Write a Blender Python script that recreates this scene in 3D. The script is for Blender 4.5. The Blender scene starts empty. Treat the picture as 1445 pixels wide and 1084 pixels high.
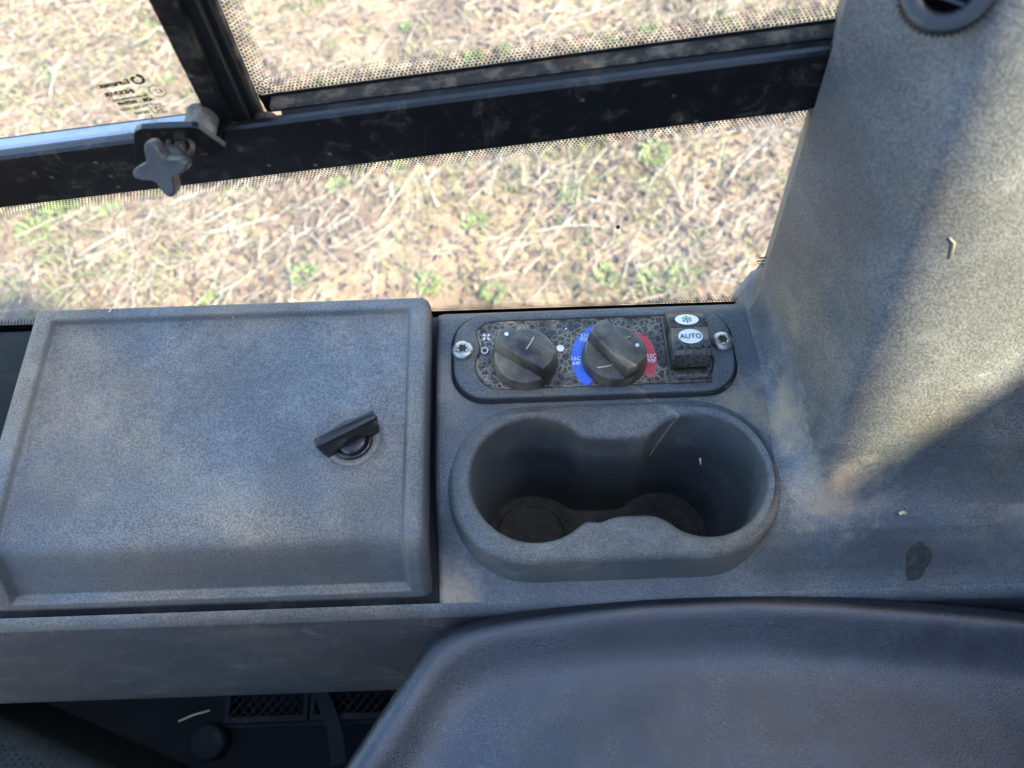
import bpy, math, random
import numpy as np
from mathutils import Vector

random.seed(7)
RNG = np.random.default_rng(7)
SC = bpy.context.scene
COL = SC.collection
R = math.radians

# ------------------------------------------------------------------ camera
cam_d = bpy.data.cameras.new('camera')
cam = bpy.data.objects.new('camera', cam_d)
COL.objects.link(cam)
SC.camera = cam
cam_d.sensor_width = 36.0
cam_d.lens = 26.0
cam_d.clip_start = 0.01
cam_d.clip_end = 1000.0
cam.location = (0, 0, 0.40)
PITCH, ROLL = R(26.0), R(2.0)
fwd = Vector((0, math.sin(PITCH), -math.cos(PITCH)))
up0 = Vector((0, math.cos(PITCH), math.sin(PITCH)))
rt0 = Vector((1, 0, 0))
rt = rt0 * math.cos(ROLL) - up0 * math.sin(ROLL)
up = rt0 * math.sin(ROLL) + up0 * math.cos(ROLL)
from mathutils import Matrix
cam.rotation_euler = Matrix((rt, up, -fwd)).transposed().to_euler()
cam_d.dof.use_dof = True
cam_d.dof.focus_distance = 0.43
cam_d.dof.aperture_fstop = 9.0

# ------------------------------------------------------------------ sky and sun
SUN = Vector((0.70, -0.33, 0.63)).normalized()
world = bpy.data.worlds.new('World')
SC.world = world
world.use_nodes = True
wn = world.node_tree.nodes
wl = world.node_tree.links
wn.clear()
sky = wn.new('ShaderNodeTexSky')
sky.sky_type = 'NISHITA'
sky.sun_disc = False
sky.sun_elevation = math.asin(SUN.z)
sky.sun_rotation = math.atan2(SUN.x, SUN.y)
sky.air_density = 1.0
sky.dust_density = 1.0
sky.ozone_density = 1.3
bg = wn.new('ShaderNodeBackground')
bg.inputs['Strength'].default_value = 0.135
wo = wn.new('ShaderNodeOutputWorld')
wl.new(sky.outputs[0], bg.inputs['Color'])
wl.new(bg.outputs[0], wo.inputs['Surface'])

sun_d = bpy.data.lights.new('sun', 'SUN')
sun_d.energy = 5.0
sun_d.angle = R(1.8)
sun_d.color = (1.0, 0.86, 0.55)
sun = bpy.data.objects.new('sun', sun_d)
COL.objects.link(sun)
sun.rotation_euler = SUN.to_track_quat('Z', 'Y').to_euler()
sun.location = (1.5, -1.2, 3)

SC.view_settings.view_transform = 'Standard'
SC.view_settings.look = 'None'
SC.view_settings.gamma = 1.0
SC.view_settings.use_curve_mapping = False
SC.view_settings.exposure = 2.85
SC.cycles.max_bounces = 10
SC.cycles.transparent_max_bounces = 16
SC.cycles.use_denoising = True

# ------------------------------------------------------------------ object helpers
def tag(o, label=None, cat=None, group=None, kind=None):
    if label: o['label'] = label
    if cat: o['category'] = cat
    if group: o['group'] = group
    if kind: o['kind'] = kind
    return o

def thing(name, loc, label, cat, group=None):
    o = bpy.data.objects.new(name, None)
    o.empty_display_size = 0.02
    COL.objects.link(o)
    o.location = loc
    return tag(o, label, cat, group)

def wloc(o):
    v = Vector((0, 0, 0))
    while o is not None:
        v += o.location
        o = o.parent
    return v

def mesh(name, verts, faces, mat, parent=None, smooth=True, kind=None, mats=None, fmat=None):
    """verts in cab coordinates; stored relative to the parent thing"""
    v = np.asarray(verts, dtype=np.float64).reshape(-1, 3)
    if parent is not None:
        v = v - np.array(wloc(parent))
    me = bpy.data.meshes.new(name)
    me.from_pydata(v.tolist(), [], [tuple(int(i) for i in f) for f in faces])
    me.polygons.foreach_set('use_smooth', [smooth] * len(me.polygons))
    if mats:
        for m in mats: me.materials.append(m)
        me.polygons.foreach_set('material_index', fmat)
    else:
        me.materials.append(mat)
    me.update()
    o = bpy.data.objects.new(name, me)
    COL.objects.link(o)
    if parent is not None:
        o.parent = parent
    if kind: o['kind'] = kind
    return o

def own_thing(name, verts, faces, mat, label, cat, group=None, smooth=True, kind=None):
    v = np.asarray(verts, float).reshape(-1, 3)
    base = np.array([(v[:, 0].min()+v[:, 0].max())/2, (v[:, 1].min()+v[:, 1].max())/2, v[:, 2].min()])
    o = mesh(name, v-base, faces, mat, None, smooth)
    o.location = base
    return tag(o, label, cat, group, kind)

class MB:
    def __init__(s): s.v = []; s.f = []
    def add(s, v, f):
        k = len(s.v)
        s.v += [tuple(p) for p in v]
        s.f += [tuple(i+k for i in q) for q in f]
        return s

def loft(rings, closed=True, cap0=False, cap1=False, flip=False):
    n = len(rings[0])
    v = [tuple(p) for r_ in rings for p in r_]
    f = []
    for a in range(len(rings)-1):
        for i in range(n if closed else n-1):
            j = (i+1) % n
            q = (a*n+i, a*n+j, (a+1)*n+j, (a+1)*n+i)
            f.append(q[::-1] if flip else q)
    if cap0:
        q = tuple(range(n)); f.append(q if flip else q[::-1])
    if cap1:
        q = tuple(range((len(rings)-1)*n, len(rings)*n)); f.append(q[::-1] if flip else q)
    return v, f

def box(x0, x1, y0, y1, z0, z1, b=0.0):
    """box with chamfered upper/lower edges when b > 0"""
    if b <= 0:
        r_ = [[(x0, y0, z), (x1, y0, z), (x1, y1, z), (x0, y1, z)] for z in (z0, z1)]
        return loft(r_, cap0=True, cap1=True)
    def rr(i, z): return [(p[0], p[1], z) for p in rrect((x0+x1)/2, (y0+y1)/2, (x1-x0)/2-i, (y1-y0)/2-i, max(b-i, 1e-4), 3)]
    return loft([rr(b, z0), rr(b*.3, z0+b*.3), rr(0, z0+b), rr(0, z1-b), rr(b*.3, z1-b*.3), rr(b, z1)], cap0=True, cap1=True)

def rrect(cx, cy, hw, hh, r_, n=6):
    p = []
    for (sx, sy, a0) in ((1, 1, 0), (-1, 1, 90), (-1, -1, 180), (1, -1, 270)):
        for k in range(n+1):
            a = R(a0 + 90*k/n)
            p.append((cx+sx*(hw-r_)+r_*math.cos(a), cy+sy*(hh-r_)+r_*math.sin(a)))
    return p

def circ(cx, cy, r_, n=40, a0=0.0):
    return [(cx+r_*math.cos(a0+2*math.pi*k/n), cy+r_*math.sin(a0+2*math.pi*k/n)) for k in range(n)]

def z_(pts, z): return [(p[0], p[1], z) for p in pts]

def frame_xf(v, o, ax, ay, az):
    v = np.asarray(v, float)
    return np.asarray(o)[None, :] + v[:, :1]*np.asarray(ax)[None, :] + v[:, 1:2]*np.asarray(ay)[None, :] + v[:, 2:3]*np.asarray(az)[None, :]

def tube(path, rad, n=6, cap=True):
    path = [np.asarray(p, float) for p in path]
    rings = []
    for i, p in enumerate(path):
        d = path[min(i+1, len(path)-1)] - path[max(i-1, 0)]
        d = d/np.linalg.norm(d)
        a = np.cross(d, (0, 0, 1.0)) if abs(d[2]) < .9 else np.cross(d, (1.0, 0, 0))
        a /= np.linalg.norm(a); b = np.cross(d, a)
        rr_ = rad[i] if hasattr(rad, '__len__') else rad
        rings.append([p+rr_*(math.cos(t)*a+math.sin(t)*b) for t in [2*math.pi*k/n for k in range(n)]])
    return loft(rings, cap0=cap, cap1=cap)

def text_geo(s, size, bold=.012):
    """flat lettering as mesh data, origin at its left baseline"""
    c = bpy.data.curves.new('t', 'FONT')
    c.body = s; c.size = size; c.resolution_u = 2; c.offset = size*bold
    o = bpy.data.objects.new('t', c)
    COL.objects.link(o)
    dg = bpy.context.evaluated_depsgraph_get()
    me = bpy.data.meshes.new_from_object(o.evaluated_get(dg))
    v = [tuple(p.co) for p in me.vertices]
    f = [tuple(p.vertices) for p in me.polygons]
    bpy.data.objects.remove(o); bpy.data.curves.remove(c); bpy.data.meshes.remove(me)
    return v, f

# ------------------------------------------------------------------ material helpers
class NT:
    def __init__(s, name):
        s.m = bpy.data.materials.new(name); s.m.use_nodes = True
        s.t = s.m.node_tree; s.t.nodes.clear()
        s.out = s.t.nodes.new('ShaderNodeOutputMaterial')
        s.pos = s.n('ShaderNodeNewGeometry').outputs['Position']
    def n(s, typ, **kw):
        x = s.t.nodes.new(typ)
        for k, v in kw.items(): setattr(x, k, v)
        return x
    def put(s, sock, v):
        if isinstance(v, bpy.types.NodeSocket): s.t.links.new(v, sock)
        elif isinstance(v, tuple) and len(v) == 3 and sock.type == 'RGBA': sock.default_value = (*v, 1)
        else: sock.default_value = v
    def noise(s, scale, detail=3, rough=.55, co=None, dist=0.0):
        x = s.n('ShaderNodeTexNoise')
        s.put(x.inputs['Vector'], co if co is not None else s.pos)
        x.inputs['Scale'].default_value = scale; x.inputs['Detail'].default_value = detail
        x.inputs['Roughness'].default_value = rough; x.inputs['Distortion'].default_value = dist
        return x.outputs['Fac']
    def voro(s, scale, feature='F1', co=None, out='Distance', rnd=1.0):
        x = s.n('ShaderNodeTexVoronoi', feature=feature)
        s.put(x.inputs['Vector'], co if co is not None else s.pos)
        x.inputs['Scale'].default_value = scale
        x.inputs['Randomness'].default_value = rnd
        return x.outputs[out]
    def ramp(s, v, a, b, lo=0.0, hi=1.0):
        x = s.n('ShaderNodeMapRange'); x.clamp = True
        s.put(x.inputs[0], v)
        for i, q in enumerate((a, b, lo, hi)): x.inputs[i+1].default_value = q
        return x.outputs[0]
    def math(s, op, a, b=0.0):
        x = s.n('ShaderNodeMath', operation=op)
        s.put(x.inputs[0], a); s.put(x.inputs[1], b)
        return x.outputs[0]
    def mix(s, f, a, b):
        x = s.n('ShaderNodeMix', data_type='RGBA')
        s.put(x.inputs[0], f); s.put(x.inputs[6], a); s.put(x.inputs[7], b)
        return x.outputs[2]
    def scaled(s, sx, sy, sz, rot=(0, 0, 0)):
        x = s.n('ShaderNodeMapping'); s.put(x.inputs[0], s.pos)
        x.inputs['Scale'].default_value = (sx, sy, sz); x.inputs['Rotation'].default_value = rot
        return x.outputs[0]
    def bump(s, h, strength, dist, nrm=None):
        x = s.n('ShaderNodeBump')
        x.inputs['Strength'].default_value = strength; x.inputs['Distance'].default_value = dist
        s.put(x.inputs['Height'], h)
        if nrm is not None: s.put(x.inputs['Normal'], nrm)
        return x.outputs[0]
    def bsdf(s, col, rough=.5, spec=.5, nrm=None, metal=0.0, **kw):
        x = s.n('ShaderNodeBsdfPrincipled')
        s.put(x.inputs['Base Color'], col); s.put(x.inputs['Roughness'], rough)
        x.inputs['Specular IOR Level'].default_value = spec
        x.inputs['Metallic'].default_value = metal
        if nrm is not None: s.put(x.inputs['Normal'], nrm)
        for k, v in kw.items(): s.put(x.inputs[k], v)
        return x.outputs[0]
    def done(s, sh):
        s.t.links.new(sh, s.out.inputs['Surface']); return s.m

DUST = (0.37, 0.30, 0.21)
def dusty_plastic(name, base=(.026, .032, .038), dust=.5, grain=1.0, rough=.46, dustcol=DUST, streak=0.0, gs=900, settle=True, spots=()):
    t = NT(name)
    g = t.noise(gs, 2, .6)                        # moulded grain, about 1.5 mm
    g2 = t.noise(gs*2.3, 2, .6)
    gm = t.math('ADD', t.math('MULTIPLY', g, .65), t.math('MULTIPLY', g2, .35))
    big = t.noise(14, 5, .6)
    mid = t.noise(60, 4, .65)
    # thin film of dust everywhere, more in blotches and in the valleys of the grain
    film = t.ramp(big, .34, .70, .42, .92)
    val = t.ramp(gm, .45, .55, 1.0, .0)
    blot = t.ramp(t.math('ADD', t.math('MULTIPLY', mid, .6), t.math('MULTIPLY', big, .4)), .5, .66)
    f = t.math('ADD', t.math('MULTIPLY', film, t.math('ADD', t.math('MULTIPLY', val, .62), .38)), t.math('MULTIPLY', blot, .22))
    fs = t.math('MULTIPLY', t.ramp(t.voro(60, 'DISTANCE_TO_EDGE', t.scaled(1.5, .35, .8, (R(15), R(10), R(55)))), 0, .010, 1, 0), t.ramp(t.noise(28, 3), .54, .64))
    f = t.math('ADD', f, t.math('MULTIPLY', fs, .45))         # fine scratches
    sp = t.ramp(t.voro(170, 'F1'), .05, .13, 1.0, 0.0)       # lone crumbs of dirt
    sp = t.math('MULTIPLY', sp, t.ramp(t.noise(45, 2), .55, .62))
    f = t.math('MULTIPLY', f, dust)
    if settle:                                    # dust settles on what faces up
        sx = t.n('ShaderNodeSeparateXYZ'); t.put(sx.inputs[0], t.n('ShaderNodeNewGeometry').outputs['Normal'])
        f = t.math('MULTIPLY', f, t.ramp(sx.outputs[2], .55, .98, .30, 1.0))
    f = t.math('MINIMUM', t.math('ADD', f, t.math('MULTIPLY', sp, .5*dust)), 1.0)
    if streak:
        st = t.noise(22, 7, .80, t.scaled(1.1, 1.6, 1.9, (0, R(-30), R(30))), .9)
        f = t.math('ADD', f, t.math('MULTIPLY', t.ramp(st, .52, .72), streak))
        sc1 = t.ramp(t.voro(34, 'DISTANCE_TO_EDGE', t.scaled(.5, 1.4, 1.2, (R(20), R(35), R(-28)))), 0.0, .014, 1, 0)
        f = t.math('ADD', f, t.math('MULTIPLY', t.math('MULTIPLY', sc1, t.ramp(t.noise(22, 2), .52, .62)), streak*.9))
    tan = 0.0
    for (cx, cy, cz, rr_, st_) in spots:          # settled soil in the corners where it gathers
        dv = t.n('ShaderNodeVectorMath', operation='DISTANCE'); t.put(dv.inputs[0], t.pos); dv.inputs[1].default_value = (cx, cy, cz)
        q = t.math('ADD', dv.outputs['Value'], t.math('MULTIPLY', t.math('SUBTRACT', t.noise(75, 5, .7), .5), rr_*2.2))
        q = t.math('MULTIPLY', t.ramp(q, rr_, 0.0), st_)
        tan = t.math('MAXIMUM', tan, q)
    if spots: f = t.math('MINIMUM', t.math('ADD', f, tan), .95)
    warm = t.mix(t.ramp(t.noise(8, 3), .42, .62), (.25, .268, .28), dustcol)
    if spots: warm = t.mix(t.math('MINIMUM', t.math('MULTIPLY', tan, 2.0), 1.0), warm, (.34, .26, .175))
    col = t.mix(f, base, warm)
    nb = t.bump(gm, .8*grain, .0010)
    nb = t.bump(big, .25, .004, nb)
    rg = t.math('ADD', t.math('MULTIPLY', f, .35), rough)
    return t.done(t.bsdf(col, rg, .55, nb))

M = {}
M['deck'] = dusty_plastic('console_plastic', dust=.56, spots=((.163, .172, 0, .034, .75), (.176, .128, 0, .035, .6), (.128, .178, 0, .026, .5), (-.04, .078, -.03, .03, .6), (.30, .11, 0, .05, .3), (-.042, .20, 0, .03, .35)))
M['lid'] = dusty_plastic('lid_plastic', dust=.74, spots=((-.0925, .159, .008, .022, .35), (-.25, .175, .008, .06, .14), (-.063, .238, .01, .035, .28), (-.16, .240, .01, .03, .12), (-.062, .10, .008, .03, .15)))
M['front'] = dusty_plastic('console_front_plastic', dust=.14, streak=.24, rough=.55, grain=.8, settle=False)
M['pillar'] = dusty_plastic('pillar_plastic', spots=((.160, .165, .0, .036, .6), (.172, .118, .0, .040, .6)), settle=False, dust=.56, streak=.08, grain=.8, gs=900)
M['ledge'] = dusty_plastic('ledge_plastic', dust=.95, grain=.6)
M['dish'] = dusty_plastic('dish_plastic', base=(.07, .062, .052), dust=.7, grain=.3, rough=.6)
M['cup'] = dusty_plastic('cup_plastic', base=(.030, .033, .031), dust=.50, grain=.7, streak=.20, settle=False)
M['bezel'] = dusty_plastic('bezel_plastic', base=(.020, .022, .024), dust=.50, grain=.35)

def mud_spots(name, base, amt, rough=.38):
    """dried muddy droplets: dark clear cells ringed with pale dust"""
    t = NT(name)
    co = t.n('ShaderNodeVectorMath', operation='ADD')
    t.put(co.inputs[0], t.pos)
    nz = t.n('ShaderNodeTexNoise'); t.put(nz.inputs['Vector'], t.pos); nz.inputs['Scale'].default_value = 260
    sb = t.n('ShaderNodeVectorMath', operation='SCALE'); t.put(sb.inputs[0], nz.outputs['Color']); sb.inputs['Scale'].default_value = .0013
    t.put(co.inputs[1], sb.outputs[0])
    c = co.outputs[0]
    e1 = t.ramp(t.voro(270, 'DISTANCE_TO_EDGE', c), .0, .16, 1, 0)
    e2 = t.ramp(t.voro(480, 'DISTANCE_TO_EDGE', c), .0, .16, 1, 0)
    msk = t.ramp(t.noise(55, 3, .6), .34, .56)
    f = t.math('ADD', t.math('MULTIPLY', e1, .75), t.math('MULTIPLY', e2, .35))
    f = t.math('MULTIPLY', f, t.math('ADD', t.math('MULTIPLY', msk, .85), .15))
    f = t.math('ADD', f, t.math('MULTIPLY', t.ramp(t.noise(90, 4, .7), .5, .75), .10))
    f = t.math('MINIMUM', t.math('MULTIPLY', f, amt), .95)
    col = t.mix(f, base, (.40, .315, .21))
    nb = t.bump(f, .35, .0005)
    return t.done(t.bsdf(col, t.math('ADD', t.math('MULTIPLY', f, .5), rough), .5, nb))
M['face'] = mud_spots('panel_face', (.012, .0135, .016), .80)
M['switch'] = mud_spots('switch_plastic', (.014, .015, .017), .26, .32)
M['print_white'] = mud_spots('white_print', (.78, .78, .76), .25, .5)
M['print_blue'] = mud_spots('blue_print', (.03, .13, .62), .30, .45)
M['print_red'] = mud_spots('red_print', (.58, .03, .06), .45, .45)
M['print_black'] = mud_spots('black_print', (.012, .012, .014), .1, .5)

def simple(name, col, rough=.5, spec=.5, metal=0.0, nscale=None, ncol=None, a=.5, b=.7, bump=0.0, bs=300):
    t = NT(name)
    c = col
    if nscale: c = t.mix(t.ramp(t.noise(nscale, 5, .65), a, b), col, ncol)
    nb = t.bump(t.noise(bs, 3), bump, .0006) if bump else None
    return t.done(t.bsdf(c, rough, spec, nb, metal))
M['steel'] = simple('zinc_steel', (.42, .40, .36), .34, .5, .85, 260, (.22, .17, .11), .5, .62, .3)
M['knob'] = simple('knob_plastic', (.020, .019, .017), .40, .5, 0, 48, (.19, .152, .10), .36, .72, .3, 1200)
M['vent'] = simple('vent_plastic', (.018, .019, .021), .38, .5, 0, 50, (.07, .07, .068), .5, .8, .1, 700)
M['stain'] = simple('dried_stain', (.020, .022, .021), .55, .4, 0, 160, (.06, .058, .052), .45, .7, .3)
M['groove'] = simple('groove_dust', (.06, .05, .038), .9, .2, 0, 120, (.36, .28, .185), .40, .60, .4, 900)
M['recess'] = simple('screw_recess', (.10, .075, .045), .8, .2)
M['gap_plate'] = simple('black_gap', (.008, .008, .009), .7, .3, 0, 120, (.11, .09, .065), .55, .7)
M['gloss_black'] = simple('latch_black', (.010, .010, .011), .28, .5, 0, 130, (.12, .11, .09), .56, .8)
M['star_knob'] = simple('star_knob_plastic', (.018, .019, .021), .40, .5, 0, 40, (.055, .055, .053), .42, .75, .15, 900)
M['rubber'] = simple('rubber_grey', (.055, .05, .045), .75, .3, 0, 90, (.2, .17, .13), .45, .7, .2)
M['seal'] = simple('rubber_seal', (.008, .008, .008), .55, .35, 0, 45, (.085, .07, .05), .54, .85, .2)
M['dirt_seal'] = simple('dirty_seal', (.035, .03, .024), .85, .25, 0, 110, (.21, .165, .11), .46, .74, .4)
M['track'] = simple('aluminium_track', (.42, .45, .48), .34, .5, .7, 70, (.25, .22, .18), .5, .75)
M['frit'] = simple('black_frit', (.006, .006, .007), .35, .4)
M['dark'] = simple('black_floor', (.006, .007, .009), .8, .2, 0, 12, (.016, .017, .018), .5, .75)
M['dark2'] = simple('dark_parts', (.012, .013, .014), .75, .2, 0, 30, (.05, .048, .044), .52, .75, .2)
M['white_straw'] = simple('dry_straw_bit', (.52, .42, .26), .7, .3)

def black_paint():
    t = NT('black_painted_steel')
    sm = t.ramp(t.noise(70, 7, .8, None, .5), .53, .72)
    sp = t.math('MULTIPLY', t.ramp(t.voro(120, 'F1'), .04, .16, 1, 0), t.ramp(t.noise(30, 2), .5, .6))
    sc = t.math('MULTIPLY', t.ramp(t.voro(34, 'DISTANCE_TO_EDGE', t.scaled(1, 1, .3, (0, R(40), 0))), 0, .02, 1, 0), t.ramp(t.noise(18, 2), .55, .65))
    f = t.math('MINIMUM', t.math('ADD', t.math('MULTIPLY', sm, .30), t.math('ADD', t.math('MULTIPLY', sp, .55), t.math('MULTIPLY', sc, .06))), 1)
    col = t.mix(f, (.005, .005, .0055), (.20, .165, .12))
    return t.done(t.bsdf(col, t.math('ADD', t.math('MULTIPLY', f, .5), .3), .4))
M['rail'] = black_paint()

def vinyl():
    t = NT('black_vinyl')
    cr = t.voro(780, 'DISTANCE_TO_EDGE', t.scaled(1, .8, 1))
    cr2 = t.voro(1500, 'DISTANCE_TO_EDGE')
    w = t.ramp(t.math('ADD', cr, t.math('MULTIPLY', t.math('SUBTRACT', t.noise(500, 2), .5), .25)), .0, .11)
    h = t.math('ADD', t.math('MULTIPLY', w, .7), t.math('MULTIPLY', t.ramp(cr2, 0, .16), .3))
    big = t.noise(11, 4, .6)
    worn = t.ramp(t.noise(9, 3, .55), .52, .66)
    f = t.math('MULTIPLY', t.math('SUBTRACT', 1.0, w), t.math('MULTIPLY', worn, .28))
    scuff = t.math('MULTIPLY', t.ramp(t.noise(38, 6, .75, None, .8), .56, .74), .05)
    f = t.math('ADD', t.math('ADD', f, scuff), t.math('MULTIPLY', t.ramp(big, .42, .7), .02))
    col = t.mix(t.math('MINIMUM', f, 1.0), (.005, .008, .013), (.20, .215, .23))
    nb = t.bump(h, .22, .0005)
    nb = t.bump(t.noise(13, 2), .5, .008, nb)
    return t.done(t.bsdf(col, t.math('ADD', t.ramp(big, .35, .65, .20, .30), t.math('MULTIPLY', f, .4)), .85, nb))
M['vinyl'] = vinyl()
M['fabric'] = simple('seat_fabric', (.020, .024, .021), .85, .2, 0, 240, (.030, .034, .030), .4, .6, .3, 900)

def glass():
    t = NT('dusty_glass')
    lw = t.n('ShaderNodeLayerWeight'); lw.inputs['Blend'].default_value = .5
    fr = t.math('ADD', t.math('MULTIPLY', t.math('POWER', lw.outputs['Facing'], 4.0), .55), .03)
    tr = t.n('ShaderNodeBsdfTransparent'); tr.inputs['Color'].default_value = (.97, .985, .975, 1)
    gl = t.n('ShaderNodeBsdfGlossy'); gl.inputs['Roughness'].default_value = .03
    mx = t.n('ShaderNodeMixShader'); t.put(mx.inputs[0], fr)
    t.t.links.new(tr.outputs[0], mx.inputs[1]); t.t.links.new(gl.outputs[0], mx.inputs[2])
    df = t.n('ShaderNodeBsdfTranslucent'); df.inputs['Color'].default_value = (.85, .83, .8, 1)
    d2 = t.n('ShaderNodeBsdfDiffuse'); d2.inputs['Color'].default_value = (.7, .68, .65, 1)
    dm = t.n('ShaderNodeMixShader'); dm.inputs[0].default_value = .5
    t.t.links.new(df.outputs[0], dm.inputs[1]); t.t.links.new(d2.outputs[0], dm.inputs[2])
    film = t.ramp(t.noise(12, 5, .65), .35, .75, .045, .10)
    sp = t.math('MULTIPLY', t.ramp(t.voro(150, 'F1'), .04, .12, 1, 0), t.ramp(t.noise(13, 3), .52, .64))
    film = t.math('ADD', film, t.math('MULTIPLY', sp, .5))
    m2 = t.n('ShaderNodeMixShader'); t.put(m2.inputs[0], film)
    t.t.links.new(mx.outputs[0], m2.inputs[1]); t.t.links.new(dm.outputs[0], m2.inputs[2])
    return t.done(m2.outputs[0])
M['glass'] = glass()

def soil():
    t = NT('sandy_soil')
    big = t.noise(2.6, 5, .6)
    mid = t.noise(11, 5, .65)
    fine = t.noise(90, 4, .7)
    col = t.mix(t.ramp(big, .40, .56), (.095, .070, .058), (.205, .155, .118))
    col = t.mix(t.math('MULTIPLY', t.ramp(mid, .45, .65), .55), col, (.12, .085, .068))
    col = t.mix(t.math('MULTIPLY', t.ramp(t.noise(5.5, 5, .6), .54, .66), .5), col, (.085, .098, .05))
    col = t.mix(t.math('MULTIPLY', t.ramp(fine, .5, .75), .5), col, (.25, .21, .18))
    nb = t.bump(fine, .6, .012)
    nb = t.bump(mid, .6, .05, nb)
    return t.done(t.bsdf(col, .9, .2, nb))
M['soil'] = soil()

def island(name, cols, rough=.8, trans=None):
    t = NT(name)
    g = t.n('ShaderNodeNewGeometry')
    r_ = t.n('ShaderNodeValToRGB')
    t.put(r_.inputs[0], g.outputs['Random Per Island'])
    els = r_.color_ramp.elements
    while len(els) < len(cols): els.new(.5)
    for i, c in enumerate(cols):
        els[i].position = i/(len(cols)-1); els[i].color = (*c, 1)
    return t.done(t.bsdf(r_.outputs[0], rough, .25))
M['litter'] = island('straw_litter', [(.066, .048, .044), (.11, .09, .082), (.17, .15, .14), (.22, .212, .21), (.30, .305, .32), (.14, .115, .105)])
M['chaff'] = island('leaf_litter', [(.05, .034, .032), (.10, .07, .06), (.15, .112, .092), (.09, .066, .07), (.19, .155, .13)])
M['stalk'] = simple('pale_stalk', (.30, .298, .30), .75, .3, 0, 60, (.20, .17, .145), .45, .7)
M['weed'] = island('weed_leaf', [(.065, .105, .036), (.10, .145, .055), (.13, .17, .075), (.08, .125, .042)], .6)
M['grass'] = island('thin_grass', [(.075, .105, .04), (.115, .14, .065), (.155, .16, .09), (.095, .125, .05)], .7)

# ------------------------------------------------------------------ ground
GZ = -1.5
def gz(x, y):
    return GZ + .018*np.sin(3.1*x+.7)*np.sin(2.7*y+1.1) + .010*np.sin(7.3*x+2*np.sin(3*y)) + .007*np.sin(11*y+3*np.sin(5*x)) + .004*np.sin(23*x+17*y)
def axis(lo, hi, fine0, fine1, st):
    a = list(np.arange(fine0, fine1+1e-6, st))
    d = st; x = fine1
    while x < hi: d *= 1.35; x += d; a.append(min(x, hi))
    d = st; x = fine0
    while x > lo: d *= 1.35; x -= d; a.insert(0, max(x, lo))
    return np.array(a)
gx, gy = axis(-250, 250, -3.2, 3.0, .03), axis(-250, 250, .3, 4.2, .03)
GX, GY = np.meshgrid(gx, gy)
gv = np.stack([GX, GY, gz(GX, GY)], -1).reshape(-1, 3)
nx, ny = len(gx), len(gy)
gf = [(j*nx+i, j*nx+i+1, (j+1)*nx+i+1, (j+1)*nx+i) for j in range(ny-1) for i in range(nx-1)]
tag(mesh('ground', gv, gf, M['soil']), 'bare sandy field soil with dry plant litter seen through the glass', 'ground', kind='structure')

def density(x, y):     # bare sandy patches stay thinner
    return .5+.5*math.sin(2.1*x+1.3*math.sin(1.7*y)+.6)*math.sin(2.6*y+.9*math.sin(2.2*x)+2.0)
def spot():
    while True:
        if random.random() < .8: x, y = random.uniform(-2.3, 1.7), random.uniform(1.0, 2.95)
        else: x, y = random.uniform(-3.2, 3.0), random.uniform(.5, 4.2)
        if random.random() < .22+.78*density(x, y): return x, y

mb = MB()
for k in range(11000):
    x, y = spot(); z = float(gz(x, y))
    L = random.uniform(.03, .16)*(1.5 if random.random() < .12 else 1); a = random.uniform(0, math.pi)
    if random.random() < .5: a = random.gauss(.75, .5)
    rad = random.uniform(.0005, .0015)
    d = np.array([math.cos(a), math.sin(a), random.gauss(0, .10)]); s = np.array([-d[1], d[0], 0])*random.gauss(0, .06)*L
    c = np.array([x, y, z+.004+random.random()**2*.03])
    v, f = tube([c-d*L/2, c+s+np.array([0, 0, .004]), c+d*L/2], [rad, rad*.9, rad*.5], 3, False)
    mb.add(v, f)
tag(mesh('straw_litter', mb.v, mb.f, M['litter'], None, False), 'tangled dry straw and twigs scattered over the field', 'straw', kind='stuff')
mb = MB()
for k in range(17000):
    x, y = spot(); z = float(gz(x, y))+.003+random.random()*.010
    a = random.uniform(0, 6.28); L = random.uniform(.006, .022); W = L*random.uniform(.3, .8)
    u_ = np.array([math.cos(a), math.sin(a), random.gauss(0, .3)])*L; w_ = np.array([-math.sin(a), math.cos(a), random.gauss(0, .3)])*W
    c = np.array([x, y, z])
    mb.add([c-u_, c-w_, c+u_, c+w_+np.array([0, 0, .003])], [(0, 1, 2), (0, 2, 3)])
tag(mesh('leaf_litter', mb.v, mb.f, M['chaff'], None, False), 'brown crumbled leaf litter covering the field soil', 'leaf litter', kind='stuff')
mb = MB()
for k in range(1700):
    x, y = spot()
    if random.random() < .25+.6*math.sin(3.3*x+1)*math.sin(2.9*y): continue
    for q in range(9):
        px, py = x+random.gauss(0, .025), y+random.gauss(0, .025)
        a = random.uniform(0, 6.28); h = random.uniform(.015, .05); l = random.uniform(.01, .04)
        b = np.array([px, py, float(gz(px, py))]); w_ = np.array([-math.sin(a), math.cos(a), 0])*.0022
        m_ = b+np.array([math.cos(a)*l*.4, math.sin(a)*l*.4, h*.7]); e = b+np.array([math.cos(a)*l, math.sin(a)*l, h])
        mb.add([b-w_, b+w_, m_+w_*.8, m_-w_*.8, e], [(0, 1, 2, 3), (3, 2, 4)])
tag(mesh('thin_grass', mb.v, mb.f, M['grass'], None, False), 'thin yellowish grass sprouting between the straw', 'grass', kind='stuff')

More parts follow.
